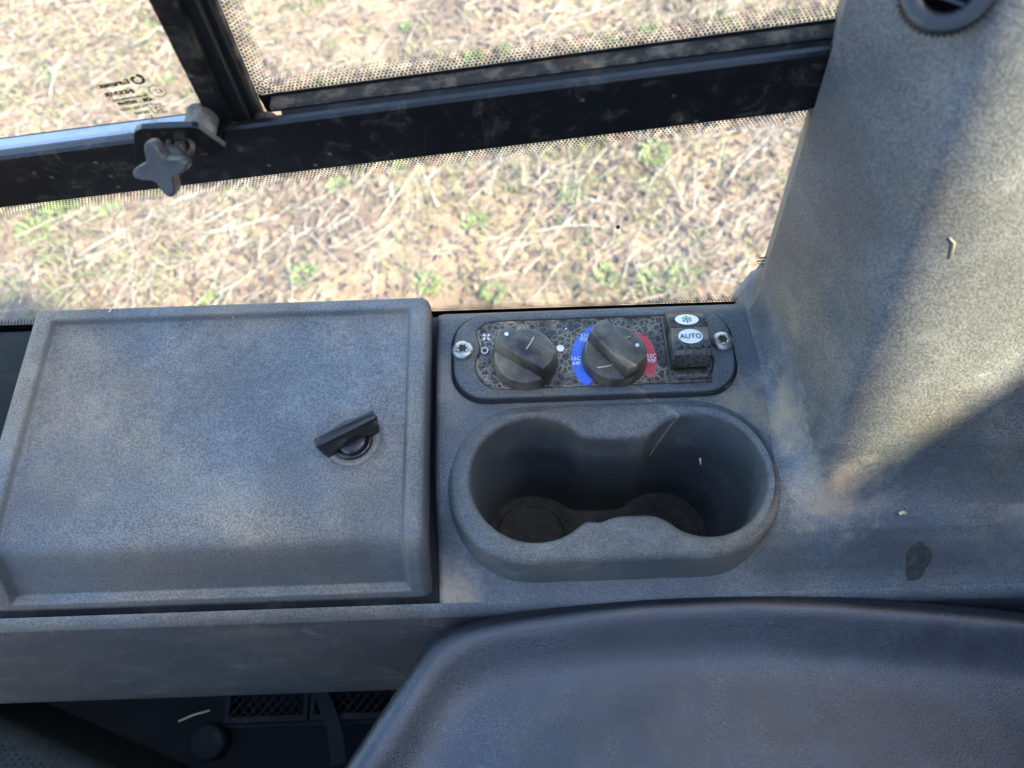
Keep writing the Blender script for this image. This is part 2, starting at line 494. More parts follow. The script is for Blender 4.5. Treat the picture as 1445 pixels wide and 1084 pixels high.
def tuft_mesh(seed, nleaf, rad):
    rr_ = random.Random(seed); m_ = MB()
    for k in range(nleaf):
        a = rr_.uniform(0, 6.28); r0 = rad*.55*math.sqrt(rr_.random()); l = rad*rr_.uniform(.35, .8); h = rad*rr_.uniform(.25, .8)
        b = np.array([r0*math.cos(a), r0*math.sin(a), -.004]); a += rr_.gauss(0, .7)
        d = np.array([math.cos(a), math.sin(a), 0]); s = np.array([-d[1], d[0], 0])*rad*rr_.uniform(.05, .11)
        p1 = b+d*l*.45+np.array([0, 0, h*.8]); p2 = b+d*l*.85+np.array([0, 0, h]); p3 = b+d*l*1.1+np.array([0, 0, h*.8])
        m_.add([b-s*.3, b+s*.3, p1+s, p1-s, p2+s*.9, p2-s*.9, p3], [(0, 1, 2, 3), (3, 2, 4, 5), (5, 4, 6)])
    me = bpy.data.meshes.new('weed_leaves')
    me.from_pydata([tuple(p) for p in m_.v], [], m_.f); me.materials.append(M['weed']); me.update()
    return me
tufts = [tuft_mesh(i, 75, .05) for i in range(5)]
# larger green weeds where the photograph shows them, then smaller ones between
weeds = [(.30, 1.30, 1.05), (.43, 1.26, .8), (.53, 1.27, .95), (-.05, 1.24, .9), (-.25, 1.28, .8), (-.1, 1.5, .8), (.22, 1.62, .8),
         (.5, 1.75, .9), (.46, 1.62, .7), (-.62, 1.3, .8), (-.9, 1.24, .8), (-1.45, 1.62, 1.0), (-1.52, 1.53, .9), (-1.28, 1.6, .8), (.62, 1.95, .7),
         (-.35, 1.72, .7), (.05, 1.85, .7), (-.55, 1.66, .6), (.85, 2.2, .7), (.55, 2.35, .7), (-.1, 2.25, .7), (-.35, 2.45, .6), (-1.6, 2.2, .7), (-1.1, 2.35, .7), (-1.8, 1.9, .7)]
for k in range(62):
    x, y = spot(); weeds.append((x+random.gauss(0, .05), y+random.gauss(0, .05), random.uniform(.18, .62)))
for i, (x, y, s) in enumerate(weeds):
    o = bpy.data.objects.new('weed', tufts[i % 5]); COL.objects.link(o)
    o.location = (x, y, float(gz(x, y))-.003); s *= random.uniform(.75, 1.25); o.scale = (s, s, s*.8); o.rotation_euler = (0, 0, i*1.7)
    tag(o, 'small leafy green weed growing in the sandy field', 'weed', 'green weeds in the field')
def stalk_mesh(seed):
    rr_ = random.Random(seed); n = 6; L = .26; p = []; y = 0; z = 0
    for k in range(n):
        p.append((-L/2+L*k/(n-1), y, .006+z)); y += rr_.gauss(0, .005); z = abs(rr_.gauss(0, .006))
    v, f = tube(p, [.0021, .002, .0019, .0017, .0013, .0008], 6)
    b = MB().add(v, f)
    v, f = tube([p[2], (p[2][0]+.03, p[2][1]+rr_.choice((-1, 1))*.03, .012), (p[2][0]+.06, p[2][1]+rr_.choice((-1, 1))*.045, .010)], [.0022, .0018, .001], 5)
    b.add(v, f)
    me = bpy.data.meshes.new('stalk'); me.from_pydata([tuple(q) for q in b.v], [], b.f); me.materials.append(M['stalk'])
    me.polygons.foreach_set('use_smooth', [True]*len(me.polygons)); me.update(); return me
stalks = [stalk_mesh(40+i) for i in range(6)]
for k in range(90):
    x, y = spot()
    o = bpy.data.objects.new('dry_stalk', stalks[k % 6]); COL.objects.link(o)
    o.location = (x, y, float(gz(x, y))+.012); s = random.uniform(.5, 1.25); o.scale = (s, s, s)
    o.rotation_euler = (random.gauss(0, .06), random.gauss(0, .07), random.gauss(.8, .7))
    tag(o, 'pale branching dry stalk lying on the field litter', 'stalk', 'dry stalks on the field')

# ------------------------------------------------------------------ cab shell outside the picture, with added light blockers
def structure(name, v, f, mat):
    return tag(mesh(name, v, f, mat, None, False), kind='structure')
structure('cab_floor', *box(-.9, 1.1, -.9, .30, -.62, -.56), M['dark'])
structure('cab_side_wall', *box(-.9, 1.1, .262, .275, -.62, -.052), M['rail'])
structure('machine_chassis', *box(-.7, .9, -.8, .20, -1.46, -.62), M['rail'])
structure('dark_reflection_wall', *box(-.9, .66, -.97, -.95, -.56, .52), M['dark2'])  # unseen wall added for dark vinyl reflections and a dimmer console front
# unseen wall added to block the sun, opening shaped to light the corner pillar
RX = .66
def rear(pts): return loft([[(RX, p[0], p[1]) for p in pts], [(RX+.02, p[0], p[1]) for p in pts]], cap0=True, cap1=True)
def onto_wall(p):
    t = (RX-p[0])/SUN.x
    return (p[1]+SUN.y*t, p[2]+SUN.z*t)
p0, p1 = onto_wall((.169, .1195, .0)), onto_wall((.150, .2030, .29))
s0, s1, s2 = onto_wall((.180, .1260, .004)), onto_wall((.205, .1470, .055)), onto_wall((.232, .1720, .112))
rw_ = [(-.95, -.56), (.262, -.56), (.262, s2[1]+.01), s2, s1, s0, p0, p1, (p1[0], 1.06), (-.95, 1.06)]
structure('sun_blocking_wall', *rear(rw_), M['bezel'])
structure('dark_reflection_panel', *box(-.55, .66, -1.1, -.55, .93, .96), M['dark2'])  # unseen panel added overhead so the vinyl reflects something dark

# ------------------------------------------------------------------ side console
con = thing('side_console', (0, .15, -.24), 'dusty dark grey moulded plastic side console below the window', 'console')
prof = [(.2605, -.05), (.2560, -.030), (.2525, -.014), (.2500, -.0070), (.2470, -.0024), (.2425, 0), (.238, .0004), (.225, .0002), (.205, 0), (.185, 0), (.165, 0), (.145, 0), (.128, 0), (.116, -.0006),
        (.108, -.0025), (.101, -.0062), (.095, -.0115), (.0885, -.0185), (.0825, -.0250), (.0775, -.0290), (.0735, -.0312), (.0700, -.0335), (.0668, -.0385), (.0640, -.048),
        (.060, -.064), (.056, -.084), (.052, -.106), (.048, -.130), (.0442, -.155), (.0410, -.178), (.0395, -.192), (.0405, -.2005), (.046, -.206), (.06, -.209)]
def section(xs, pr):
    v = [(x, p[0], p[1]) for x in xs for p in pr]
    n = len(pr)
    f = [(i*n+j, i*n+j+1, (i+1)*n+j+1, (i+1)*n+j) for i in range(len(xs)-1) for j in range(n-1)]
    return v, f
GAP = -.0462
k0 = 20                                            # profile index where the ledge above the front face begins
xs = np.linspace(GAP, .62, 60)
rnd = [(GAP+.004, 0.0), (GAP+.0012, -.0012), (GAP, -.004), (GAP, -.03)]
profB = [p for p in prof[:k0+1] if p[0] > .155]+[(.150, 0), (.140, -.0008), (.128, -.0040), (.115, -.0105), (.102, -.0185), (.092, -.0245), (.084, -.0285), (.0775, -.0305), (.0735, -.0312)]
def zdeck(x, y):
    zA = np.interp(-y, [-p[0] for p in prof[:k0+1]], [p[1] for p in prof[:k0+1]])
    zB = np.interp(-y, [-p[0] for p in profB], [p[1] for p in profB])
    t = np.clip((x-.118)/.030, 0, 1); t = t*t*(3-2*t)
    return zB+(zA-zB)*t
n = k0+1
# rounded left edge of the deck beside the lid gap
left = []
for dx, dz in rnd:
    left.append([(dx, p[0], float(zdeck(dx, p[0]))+dz) for p in prof[:k0+1]])
vL, fL = loft(left[::-1] + [[(xs[1], p[0], float(zdeck(xs[1], p[0]))) for p in prof[:k0+1]]], closed=False, flip=False)
vF, fF = section(np.linspace(-.75, .62, 90), prof[k0+2:])
mesh('front_face', vF, fF, M['front'], con)
vF, fF = section(np.linspace(-.75, .62, 90), prof[k0:k0+3])
mesh('ledge', vF, fF, M['ledge'], con)
# sunken tray under the lid
pr2 = [(.266, -.06), (.262, -.035), (.256, -.020), (.245, -.014), (.20, -.014), (.13, -.016), (.105, -.022), (.09, -.030), (.0735, -.0345)]
v, f = section(np.linspace(-.75, GAP+.001, 40), pr2)
mesh('lid_tray', v, f, M['dark2'], con)

# cup holder: one collar round two joined wells
def smooth_closed(p, it):
    p = np.asarray(p, float)
    for _ in range(it): p = .5*p + .25*(np.roll(p, 1, 0)+np.roll(p, -1, 0))
    return p
def resample(p, n, start=0.0):
    p = np.asarray(p, float); q = np.vstack([p, p[:1]])
    s = np.concatenate([[0], np.cumsum(np.linalg.norm(np.diff(q, axis=0), axis=1))])
    t = (np.arange(n)/n)*s[-1]
    return np.stack([np.interp(t, s, q[:, i]) for i in range(2)], 1)
cl, cr, rw = (.0112, .1355), (.1063, .1350), .0372
pts = []
for a in np.linspace(39, 316, 120): pts.append((cl[0]+rw*math.cos(R(a)), cl[1]+rw*math.sin(R(a))))
pts += [(.0465, .1080), (.0505, .1103), (.0550, .1113), (.0610, .1116), (.0675, .1116), (.0735, .1114), (.0780, .1106), (.0825, .1080), (.0862, .1058)]
for a in np.linspace(-124, 141, 116): pts.append((cr[0]+rw*.985*math.cos(R(a)), cr[1]+rw*.985*math.sin(R(a))))
pts += [(.0735, .1580), (.0660, .1576), (.0590, .1576), (.0520, .1580), (.0440, .1586)]
inner = smooth_closed(resample(pts, 300), 5)
N = len(inner)
cc = np.array([.0563, .1345])
outp = np.array(rrect(.0563, .1345, .0950, .0475, .0455, 30))
ang_o = np.unwrap(np.arctan2(outp[:, 1]-cc[1], outp[:, 0]-cc[0]))
dense = resample(outp, 2000)
def match_outer(p):
    # nearest direction from the line between the wells' centres
    q = np.array([min(max(p[0], cl[0]), cr[0]), cc[1]])
    d = p-q; d = d/(np.linalg.norm(d)+1e-9)
    rel = dense-q; t = rel@d; w = np.abs(rel[:, 0]*d[1]-rel[:, 1]*d[0]); w[t < 0] = 9
    return dense[np.argmin(w)]
outer = smooth_closed(np.array([match_outer(p) for p in inner]), 14)
def nrm2(p):
    d = np.roll(p, -1, 0)-np.roll(p, 1, 0); nn = np.stack([d[:, 1], -d[:, 0]], 1)
    return nn/np.linalg.norm(nn, axis=1)[:, None]
no, ni = nrm2(outer), nrm2(inner)
def ring(p, z):
    return [(a[0], a[1], z if np.isscalar(z) else z[i]) for i, a in enumerate(p)]
DEP = .138
def well(sc):
    # taper every well about its own axis
    q = inner.copy()
    for i in range(N):
        ctr = np.array([min(max(q[i, 0], cl[0]), cr[0]), cc[1]]); q[i] = ctr+(q[i]-ctr)*sc
    return q
zt = .0016
rings = []
for z, s in ((-DEP, .875), (-.10, .90), (-.07, .93), (-.04, .962), (-.02, .98), (-.009, .992)): rings.append(ring(well(s), z))
for t in (0, 25, 50, 72, 90):
    a = R(t); rings.append(ring(inner+ni*(-.0004+.0036*(1-math.cos(a))), zt-.0036*(1-math.sin(a))))
midp = inner+ni*.0032+(outer-no*.0062-inner-ni*.0032)*.5
rings.append(ring(midp, zt+.0003))
for t in (0, 25, 50, 75, 90):
    a = R(t); rings.append(ring(outer-no*(.0062*(1-math.sin(a))), zt-.0062*(1-math.cos(a))))
for e, z in ((.0010, -.012), (.0026, -.020), (.0046, -.030), (.006, -.044), (.007, -.06), (.009, -.08)): rings.append(ring(outer+no*e, z))
v, f = loft(rings)
cup = mesh('cup_holder', v, f, M['cup'], con)
fl = ring(well(.874), -DEP+.0006)
vfl = fl + [(cc[0], cc[1], -DEP+.0006)]
# floor as strips between the front and back half of the outline
floor_m = simple('cup_floor_dirt', (.055, .045, .034), .9, .2, 0, 45, (.13, .105, .074), .35, .70, .5, 700)
mesh('well_floor', fl, [tuple(range(N))], floor_m, cup, False)
for c_, nm in ((cl, 0), (cr, 1)):
    v, f = loft([z_(circ(*c_, .0265, 48), -DEP+.0007), z_(circ(*c_, .0262, 48), -DEP+.003), z_(circ(*c_, .0240, 48), -DEP+.003), z_(circ(*c_, .0237, 48), -DEP+.0007)])
    mesh('floor_ring', v, f, floor_m, cup)

# deck skin, fine enough to be cut open under the collar
dp = np.array(prof[:k0+1]); dl_ = np.concatenate([[0], np.cumsum(np.linalg.norm(np.diff(dp, axis=0), axis=1))])
dt = np.unique(np.concatenate([dl_, np.arange(0, dl_[-1], .003)]))
dpr = np.stack([np.interp(dt, dl_, dp[:, i]) for i in range(2)], 1)
dxs = np.concatenate([np.arange(xs[1], .17, .003), np.linspace(.17, .62, 60)])
vD, fD = section(dxs, dpr.tolist())
VD = np.array(vD); VD[:, 2] = zdeck(VD[:, 0], VD[:, 1]); vD = VD.tolist(); FD = np.array(fD); cen = VD[FD].mean(1)[:, :2]
shr = outer-no*.0042
px_, py_ = shr[:, 0], shr[:, 1]; qx, qy = np.roll(px_, -1), np.roll(py_, -1)
ins_ = np.zeros(len(cen), bool)
for i in range(len(shr)):
    cnd = (py_[i] > cen[:, 1]) != (qy[i] > cen[:, 1])
    with np.errstate(divide='ignore', invalid='ignore'):
        ins_ ^= cnd & (cen[:, 0] < (qx[i]-px_[i])*(cen[:, 1]-py_[i])/(qy[i]-py_[i]+1e-15)+px_[i])
mbD = MB().add(vD, FD[~ins_].tolist()).add(vL, [q[::-1] for q in fL])
mesh('deck', mbD.v, mbD.f, M['deck'], con)
# dark dried stain on the sloping ledge
srr = random.Random(5); sr = []
for q in (1.0, .7, .35):
    sr.append([])
    for k in range(26):
        a = 2*math.pi*k/26; w = 1+.10*math.sin(3*a+1)+.07*math.sin(5*a)
        x, y = .2245+.0068*w*q*math.cos(a), .0855+.0088*w*q*math.sin(a)
        sr[-1].append((x, y, float(zdeck(x, y))+.0005))
v, f = loft(sr, cap1=True)
mesh('dark_stain', v, f, M['stain'], con)

# corner pillar trim rising out of the deck
def lerp(a, b, t): return a+(b-a)*t
def pillar_sec(z, flare):
    t = z/.22
    tc = min(t, 1.5)
    W = np.array([lerp(.1535, .1249, tc), lerp(.2410, .2364, min(t, 1))])
    C = np.array([lerp(.1665, .1520, tc), lerp(.1225, .1870, tc)])
    Fp = np.array([.62, lerp(.108, .172, tc)])
    rc = .016
    pl = []
    for k in range(26): pl.append(W+(C-W)*(k/26)**1.0)
    for k in range(60): pl.append(C+(Fp-C)*(k/59))
    pl = np.array(pl)
    s = np.concatenate([[0], np.cumsum(np.linalg.norm(np.diff(pl, axis=0), axis=1))])
    tt = np.concatenate([np.linspace(0, s[26]-.03, 14)[:-1], np.linspace(s[26]-.03, s[26]+.04, 44), np.linspace(s[26]+.04, s[-1], 26)[1:]])
    p = np.stack([np.interp(tt, s, pl[:, i]) for i in range(2)], 1)
    q = p.copy()
    for _ in range(8):
        q[1:-1] = .5*q[1:-1]+.25*(q[:-2]+q[2:]) ; q[0] = p[0]; q[-1] = p[-1]
        q[:13] = p[:13]; q[57:] = p[57:]
    d = np.gradient(q, axis=0); nn = np.stack([d[:, 1], -d[:, 0]], 1); nn /= np.linalg.norm(nn, axis=1)[:, None]
    if nn[5, 0] > 0: nn = -nn
    dist = np.abs(np.arange(len(q)))
    wgt = np.interp(np.arange(len(q)), [0, 6, 13, 20, 36, 50, len(q)-1], [.30, .40, .8, 1.0, .7, .4, .4])
    return q+nn*flare*wgt[:, None]
zs = []
rf = .022
for a in np.linspace(0, 90, 10): zs.append((rf*(1-math.cos(R(a))), rf*(1-math.sin(R(a)))))
zs = [(z-.0004, e) for z, e in zs]
rows = [[(p[0], p[1], z) for p in pillar_sec(max(z, 0), e)] for z, e in zs]
for i in range(len(rows)):                       # the foot follows the deck where it slopes away
    rows[i] = [(p[0], p[1], p[2]+(float(zdeck(p[0], p[1]))*(1-i/(len(rows)-1)) if p[1] < .2 else 0)) for p in rows[i]]
for z in list(np.linspace(.03, .40, 40))+[.5, .6, .7, .8]:
    rows.append([(p[0], p[1], z) for p in pillar_sec(z, 0)])
v, f = loft(rows, closed=False, flip=False)
pil = mesh('pillar_trim', v, f, M['pillar'], con)
# returned edge toward the glass
ed = []
for r_ in rows:
    p0 = np.array(r_[0]); ed.append([tuple(p0), (p0[0]+.0012, p0[1]+.0016, p0[2]), (p0[0]+.0035, p0[1]+.008, p0[2]), (p0[0]+.010, p0[1]+.030, p0[2])])
ed.insert(0, [(p[0]-.004, p[1]+.002, p[2]-.03) for p in ed[0]])
v, f = loft(ed, closed=False, flip=True)
mesh('trim_edge', v, f, M['pillar'], pil)

# storage lid
LX0, LX1 = -.2945, -.0492
lp = np.array([(.2535, .0100), (.2500, .0135), (.2450, .0135), (.2350, .0135), (.20, .0135), (.16, .0133), (.12, .0128), (.108, .0118), (.1025, .0102), (.0985, .0075), (.0945, .0030), (.0890, -.0045), (.0830, -.0130), (.0790, -.0185), (.0762, -.0222), (.0750, -.0240)])
ls = np.concatenate([[0], np.cumsum(np.linalg.norm(np.diff(lp, axis=0), axis=1))]); LT = ls[-1]
us = np.unique(np.concatenate([np.linspace(LX0, LX0+.03, 36), np.linspace(LX0+.03, LX1-.03, 50), np.linspace(LX1-.03, LX1, 36)]))
ts = np.unique(np.concatenate([np.linspace(0, .03, 36), np.linspace(.03, LT-.03, 46), np.linspace(LT-.03, LT, 36)]))
def sstep(a, b, x):
    t = np.clip((x-a)/(b-a), 0, 1); return t*t*(3-2*t)
lv = []
for t in ts:
    y = float(np.interp(t, ls, lp[:, 0])); z = float(np.interp(t, ls, lp[:, 1]))
    t2 = min(t+.002, LT); t1 = max(t-.002, 0)
    dy = np.interp(t2, ls, lp[:, 0])-np.interp(t1, ls, lp[:, 0]); dz = np.interp(t2, ls, lp[:, 1])-np.interp(t1, ls, lp[:, 1])
    nn = np.array([-dz, dy])*-1; nn = np.array([dz, -dy]); nn = nn/np.linalg.norm(nn); 
    if nn[1] < 0: nn = -nn
    for x in us:
        dl, dr, db, df = x-LX0, LX1-x, t, LT-t
        r_ = .006
        edge = min(dl, dr, db, df*1.0)
        # recessed field inside a raised border (border wider to the sides than the front)
        bd = min((dl-.0125)/1.0, (dr-.0108), (db-.0115), (df-.0065)/.8)
        rec = -.0040*float(sstep(-.0004, .0032, bd))
        rnd_ = 0.0
        for d, r_ in ((dl, .006), (dr, .006), (db, .006), (df, .0028)):
            if d < r_: rnd_ += -(r_-math.sqrt(max(r_*r_-(r_-d)**2, 0)))
        rnd_ = max(rnd_, -.009)
        h = rec+rnd_
        # round latch dish
        rl = math.hypot(x+.0925, y-.1590)
        h += -.0020*(1-float(sstep(.0150, .0200, rl)))
        lv.append((x, y+nn[0]*h, z+nn[1]*h))
nu, nt = len(us), len(ts)
lf = [(j*nu+i, (j+1)*nu+i, (j+1)*nu+i+1, j*nu+i+1) for j in range(nt-1) for i in range(nu-1)]
mbl = MB().add(lv, lf)
# skirt
bo = [j*nu+nu-1 for j in range(nt)]; le = [j*nu for j in range(nt)]; tp = list(range(nu)); bt = [(nt-1)*nu+i for i in range(nu)]
for edge, dx in ((bo, 0), (le, 0), (tp, 0), (bt, 0)):
    a = [lv[i] for i in edge]; b = [(p[0], p[1], p[2]-.014) for p in a]
    v, f = loft([a, b], closed=False); mbl.add(v, f)
lid = mesh('storage_lid', mbl.v, mbl.f, M['lid'], con)
# quarter-turn latch
LC = np.array([-.0925, .1590, .0075])
v, f = loft([z_(circ(LC[0], LC[1], r_, 48), LC[2]+z) for r_, z in ((.0118, -.001), (.0116, .0012), (.0108, .0020), (.0098, .0020), (.0094, .0012), (.0092, -.002))], cap1=True)
mesh('latch_collar', v, f, M['gloss_black'], lid)
v, f = loft([z_(circ(LC[0], LC[1], r_, 48), z) for r_, z in ((.0160, .0072), (.0155, .0086), (.0120, .0084), (.0116, .0070))])
mesh('dish_ring', v, f, M['dish'], lid)
ha = R(27); ax = np.array([math.cos(ha), math.sin(ha), 0]); ay = np.array([-math.sin(ha), math.cos(ha), 0]); az = np.array([0, 0, 1.0])
def hrect(hw, hh, r_, z): 
    dy = -.0012+z*.13
    return [(p[0], p[1]+dy, z) for p in rrect(0, 0, hw, hh, r_, 4)]
rg = [hrect(.0160, .0026, .0010, .001), hrect(.0172, .0030, .0014, .006), hrect(.0184, .0032, .0018, .0150), hrect(.0181, .0028, .0016, .0166), hrect(.0172, .0018, .0010, .0173)]
v, f = loft(rg, cap0=True, cap1=True)
mesh('latch_handle', frame_xf(v, LC, ax, ay, az), f, M['gloss_black'], lid)
v, f = loft([[(p[0], p[1]-.001, z) for p in circ(0, 0, r_, 36)] for r_, z in ((.0086, -.001), (.0084, .0030), (.0076, .0042), (.004, .0046))], cap1=True)
mesh('latch_barrel', frame_xf(v, LC, ax, ay, az), f, M['gloss_black'], lid)

# ------------------------------------------------------------------ climate control panel
cp = thing('climate_control_panel', (.0500, .2125, 0), 'muddy black climate control panel with two knobs and a rocker switch', 'control panel')
PCX, PCY, PHW, PHH = .0500, .2128, .0850, .0290
def prr(i, z, r_=.020): return z_(rrect(PCX, PCY, PHW-i, PHH-i, max(r_-i, .002), 10), z)
v, f = loft([prr(-.0016, .0004), prr(-.0016, .0010), prr(.002, .0010)], cap1=True)
mesh('gap_plate', v, f, M['gap_plate'], cp)  # black plate put in to paint the dark gap around the bezel
# rim with its inner opening that steps round the two screws
def opening(i, z):
    x0, x1, y0, y1 = PCX-.0735+i, PCX+.0745-i, PCY-.0228+i, PCY+.0238-i
    sy = PCY+.005
    p = [(x0+.012, y1), (x0+.006, y1-.002), (x0+.0025, y1-.007), (x0+.001, sy+.011), (x0+.0035, sy+.0075), (x0+.0050, sy+.002), (x0+.0045, sy-.004), (x0+.0015, sy-.009),
         (x0+.002, y0+.012), (x0+.005, y0+.005), (x0+.010, y0+.001), (x0+.014, y0), (PCX-.03, y0), (PCX, y0), (PCX+.03, y0), (x1-.014, y0), (x1-.009, y0+.0012), (x1-.005, y0+.006), (x1-.002, sy-.011), (x1-.0052, sy-.007), (x1-.0066, sy), (x1-.0052, sy+.007), (x1-.0015, sy+.0105),
         (x1-.004, y1-.006), (x1-.008, y1-.002), (x1-.013, y1), (PCX+.04, y1), (PCX, y1), (PCX-.04, y1)]
    p = np.array(p)[::-1]
    q = resample(p, 160)
    q = smooth_closed(q, 4)
    a = np.argmax(q[:, 0]-PCX+(np.abs(q[:, 1]-PCY) < .002)*1.0)
    return q
op = opening(0, 0)
# outer outline matched by direction
def match_dir(q, po, c, sx):
    out = []
    d2 = resample(po, 3000)
    ang = np.arctan2((d2[:, 1]-c[1])*sx, d2[:, 0]-c[0])
    for p in q:
        a = math.atan2((p[1]-c[1])*sx, p[0]-c[0])
        df_ = np.abs((ang-a+math.pi) % (2*math.pi)-math.pi)
        out.append(d2[np.argmin(df_)])
    return smooth_closed(np.array(out), 3)
def po(i): return match_dir(op, rrect(PCX, PCY, PHW-i, PHH-i, .020-i, 14), (PCX, PCY), 2.9)
if np.sum(op[:, 0]*np.roll(op[:, 1], -1)-np.roll(op[:, 0], -1)*op[:, 1]) < 0: op = op[::-1]
rings = [ring(po(0), .0008), ring(po(0), .0032), ring(po(.0006), .0042), ring(po(.0016), .0046)]
nop = nrm2(op)
rings += [ring(op+nop*.0012, .0047), ring(op+nop*.0004, .0044), ring(op, .0036), ring(op, .0026)]
v, f = loft(rings)
mesh('bezel', v, f, M['bezel'], cp)
fp = mesh('face_plate', ring(op-nop*.0003, .0034), [tuple(range(len(op)))], M['face'], cp, False)
v, f = loft([ring(op-nop*.0002, .0040), ring(op-nop*.0007, .0038), ring(op-nop*.0012, .00345)])
mesh('dust_groove', v, f, M['groove'], fp)
# printed symbols on the plate
ZP = .0036
def print_part(name, v, f, mat, par=fp): return mesh(name, v, f, mat, par, False)
def arc(c, r0, r1, a0, a1, z, n=48, taper=None):
    v = []; f = []
    for k in range(n+1):
        t = k/n; a = R(a0+(a1-a0)*t)
        ra, rb = (r0, r1) if taper is None else (r0+(taper[0]-r0)*t, r1+(taper[1]-r1)*t)
        v += [(c[0]+ra*math.cos(a), c[1]+ra*math.sin(a), z), (c[0]+rb*math.cos(a), c[1]+rb*math.sin(a), z)]
        if k: f.append((2*k-2, 2*k, 2*k+1, 2*k-1))
    return v, f
K1, K2 = (.0085, .2080), (.0622, .2080)
print_part('blue_scale', *arc(K2, .0195, .0260, 226, 118, ZP), M['print_blue'])
print_part('blue_scale', *arc(K2, .0195, .0260, 118, 62, ZP, 24, (.0200, .0222)), M['print_blue'])
print_part('red_scale', *arc(K2, .0195, .0215, 62, 35, ZP, 24, (.0195, .0255)), M['print_red'])
print_part('red_scale', *arc(K2, .0195, .0258, 35, -34, ZP), M['print_red'])
def put_text(name, s, size, x, y, z, mat, par, rot=0.0, centre=True, sx=1.0):
    v, f = text_geo(s, size)
    v = np.array(v)
    if centre: v[:, 0] -= (v[:, 0].min()+v[:, 0].max())/2; v[:, 1] -= (v[:, 1].min()+v[:, 1].max())/2
    c, s_ = math.cos(rot), math.sin(rot)
    w = np.stack([x+(v[:, 0]*c*sx-v[:, 1]*s_), y+(v[:, 0]*s_*sx+v[:, 1]*c), np.full(len(v), z)], 1)
    return mesh(name, w, f, mat, par, False)
for s, x, y in (('16C', K2[0]-.0228, K2[1]+.0010), ('64F', K2[0]-.0228, K2[1]-.0022), ('21C', K2[0]-.0160, K2[1]+.0168), ('70F', K2[0]-.0172, K2[1]+.0138), ('32C', K2[0]+.0227, K2[1]+.0010), ('90F', K2[0]+.0227, K2[1]-.0022)):
    put_text('scale_figures', s, .0036, x, y, ZP+.0002, M['print_white'], fp)
print_part('off_symbol', *arc((K1[0]-.0245, K1[1]+.0088), .0017, .0022, 0, 360, ZP, 28), M['print_white'])
mbf = MB()
for k in range(4):
    a = R(30+90*k); c0 = np.array([K1[0]-.0232, K1[1]+.0182]); d = np.array([math.cos(a), math.sin(a)]); e = np.array([-d[1], d[0]])
    mbf.add([(*(c0+d*.0005), ZP), (*(c0+d*.0015-e*.0004), ZP), (*(c0+d*.0028+e*.0001), ZP), (*(c0+d*.0026+e*.0012), ZP), (*(c0+d*.0014+e*.0010), ZP)], [(0, 1, 2, 3, 4)])
print_part('fan_symbol', mbf.v, mbf.f, M['print_white'])
print_part('full_speed_mark', z_(circ(K1[0]+.0218, K1[1]+.0085, .0023, 24), ZP), [tuple(range(24))], M['print_white'])
print_part('speck', z_(circ(K1[0]+.026, K1[1]+.022, .0006, 10), ZP), [tuple(range(10))], M['print_white'])

def knob(name, c, ang, label_dot):
    z0 = .0036
    prf = [(.0196, 0), (.0198, .0012), (.0190, .0040), (.0184, .0075), (.0180, .0085), (.0170, .0090)]
    n = 64
    rings = [z_(circ(*c, r_, n), z0+z) for r_, z in prf]
    v, f = loft(rings, cap0=True, cap1=True)
    k = mesh(name, v, f, M['knob'], cp)
    # grip: a bar across the whole disc, ends following the rim, sides drafted
    ax_ = np.array([math.cos(ang), math.sin(ang), 0]); ay_ = np.array([-math.sin(ang), math.cos(ang), 0])
    def gout(hw, r_, z):
        p = []
        ta = math.asin(min(hw/r_, .99))
        for t in np.linspace(-ta, ta, 9): p.append((r_*math.cos(t), r_*math.sin(t), z))
        for t in np.linspace(math.pi-ta, math.pi+ta, 9): p.append((r_*math.cos(t), r_*math.sin(t), z))
        return p
    rg = [gout(.0078, .0184, z0+.0075), gout(.0070, .0181, z0+.0160), gout(.0066, .0178, z0+.0182), gout(.0060, .0171, z0+.0190)]
    v, f = loft(rg, cap0=True, cap1=True)
    mesh('grip', frame_xf(v, (c[0], c[1], 0), ax_, ay_, (0, 0, 1.0)), f, M['knob'], k, True)
    # sloping shoulders on both sides of the grip
    if label_dot == 'grip': d = np.array([c[0], c[1], 0])-ax_*.0138+ay_*.001; d[2] = z0+.0193
    else: d = np.array([c[0], c[1], 0])+ax_*.0050*1+ay_*.0128; d[2] = z0+.0093
    mesh('pointer_dot', z_(circ(d[0], d[1], .00125, 20), d[2]), [tuple(range(20))], M['print_white'], k, False)
    return k
knob('fan_knob', K1, R(-35), 'grip')
knob('temperature_knob', K2, R(-53), 'side')

# torx screws
for (sx, sy) in ((PCX-.0792, PCY+.0035), (PCX+.0785, PCY+.0035)):
    zb = .0046
    n = 40
    prf = [(.0066, 0), (.0067, .0008), (.0064, .0017), (.0056, .0027), (.0045, .0034), (.0034, .0037)]
    rings = [z_(circ(sx, sy, r_, n), zb+z) for r_, z in prf]
    def star(r_, z): return [(sx+r_*(1+.16*math.cos(6*2*math.pi*k/n))*math.cos(2*math.pi*k/n), sy+r_*(1+.16*math.cos(6*2*math.pi*k/n))*math.sin(2*math.pi*k/n), z) for k in range(n)]
    rings += [star(.0026, zb+.0038), star(.0025, zb+.0034), star(.0023, zb+.0016)]
    v, f = loft(rings)
    s_ = mesh('screw', v, f, M['steel'], cp)
    mesh('drive_recess', star(.0024, zb+.0018), [tuple(range(n))], M['recess'], s_, False)

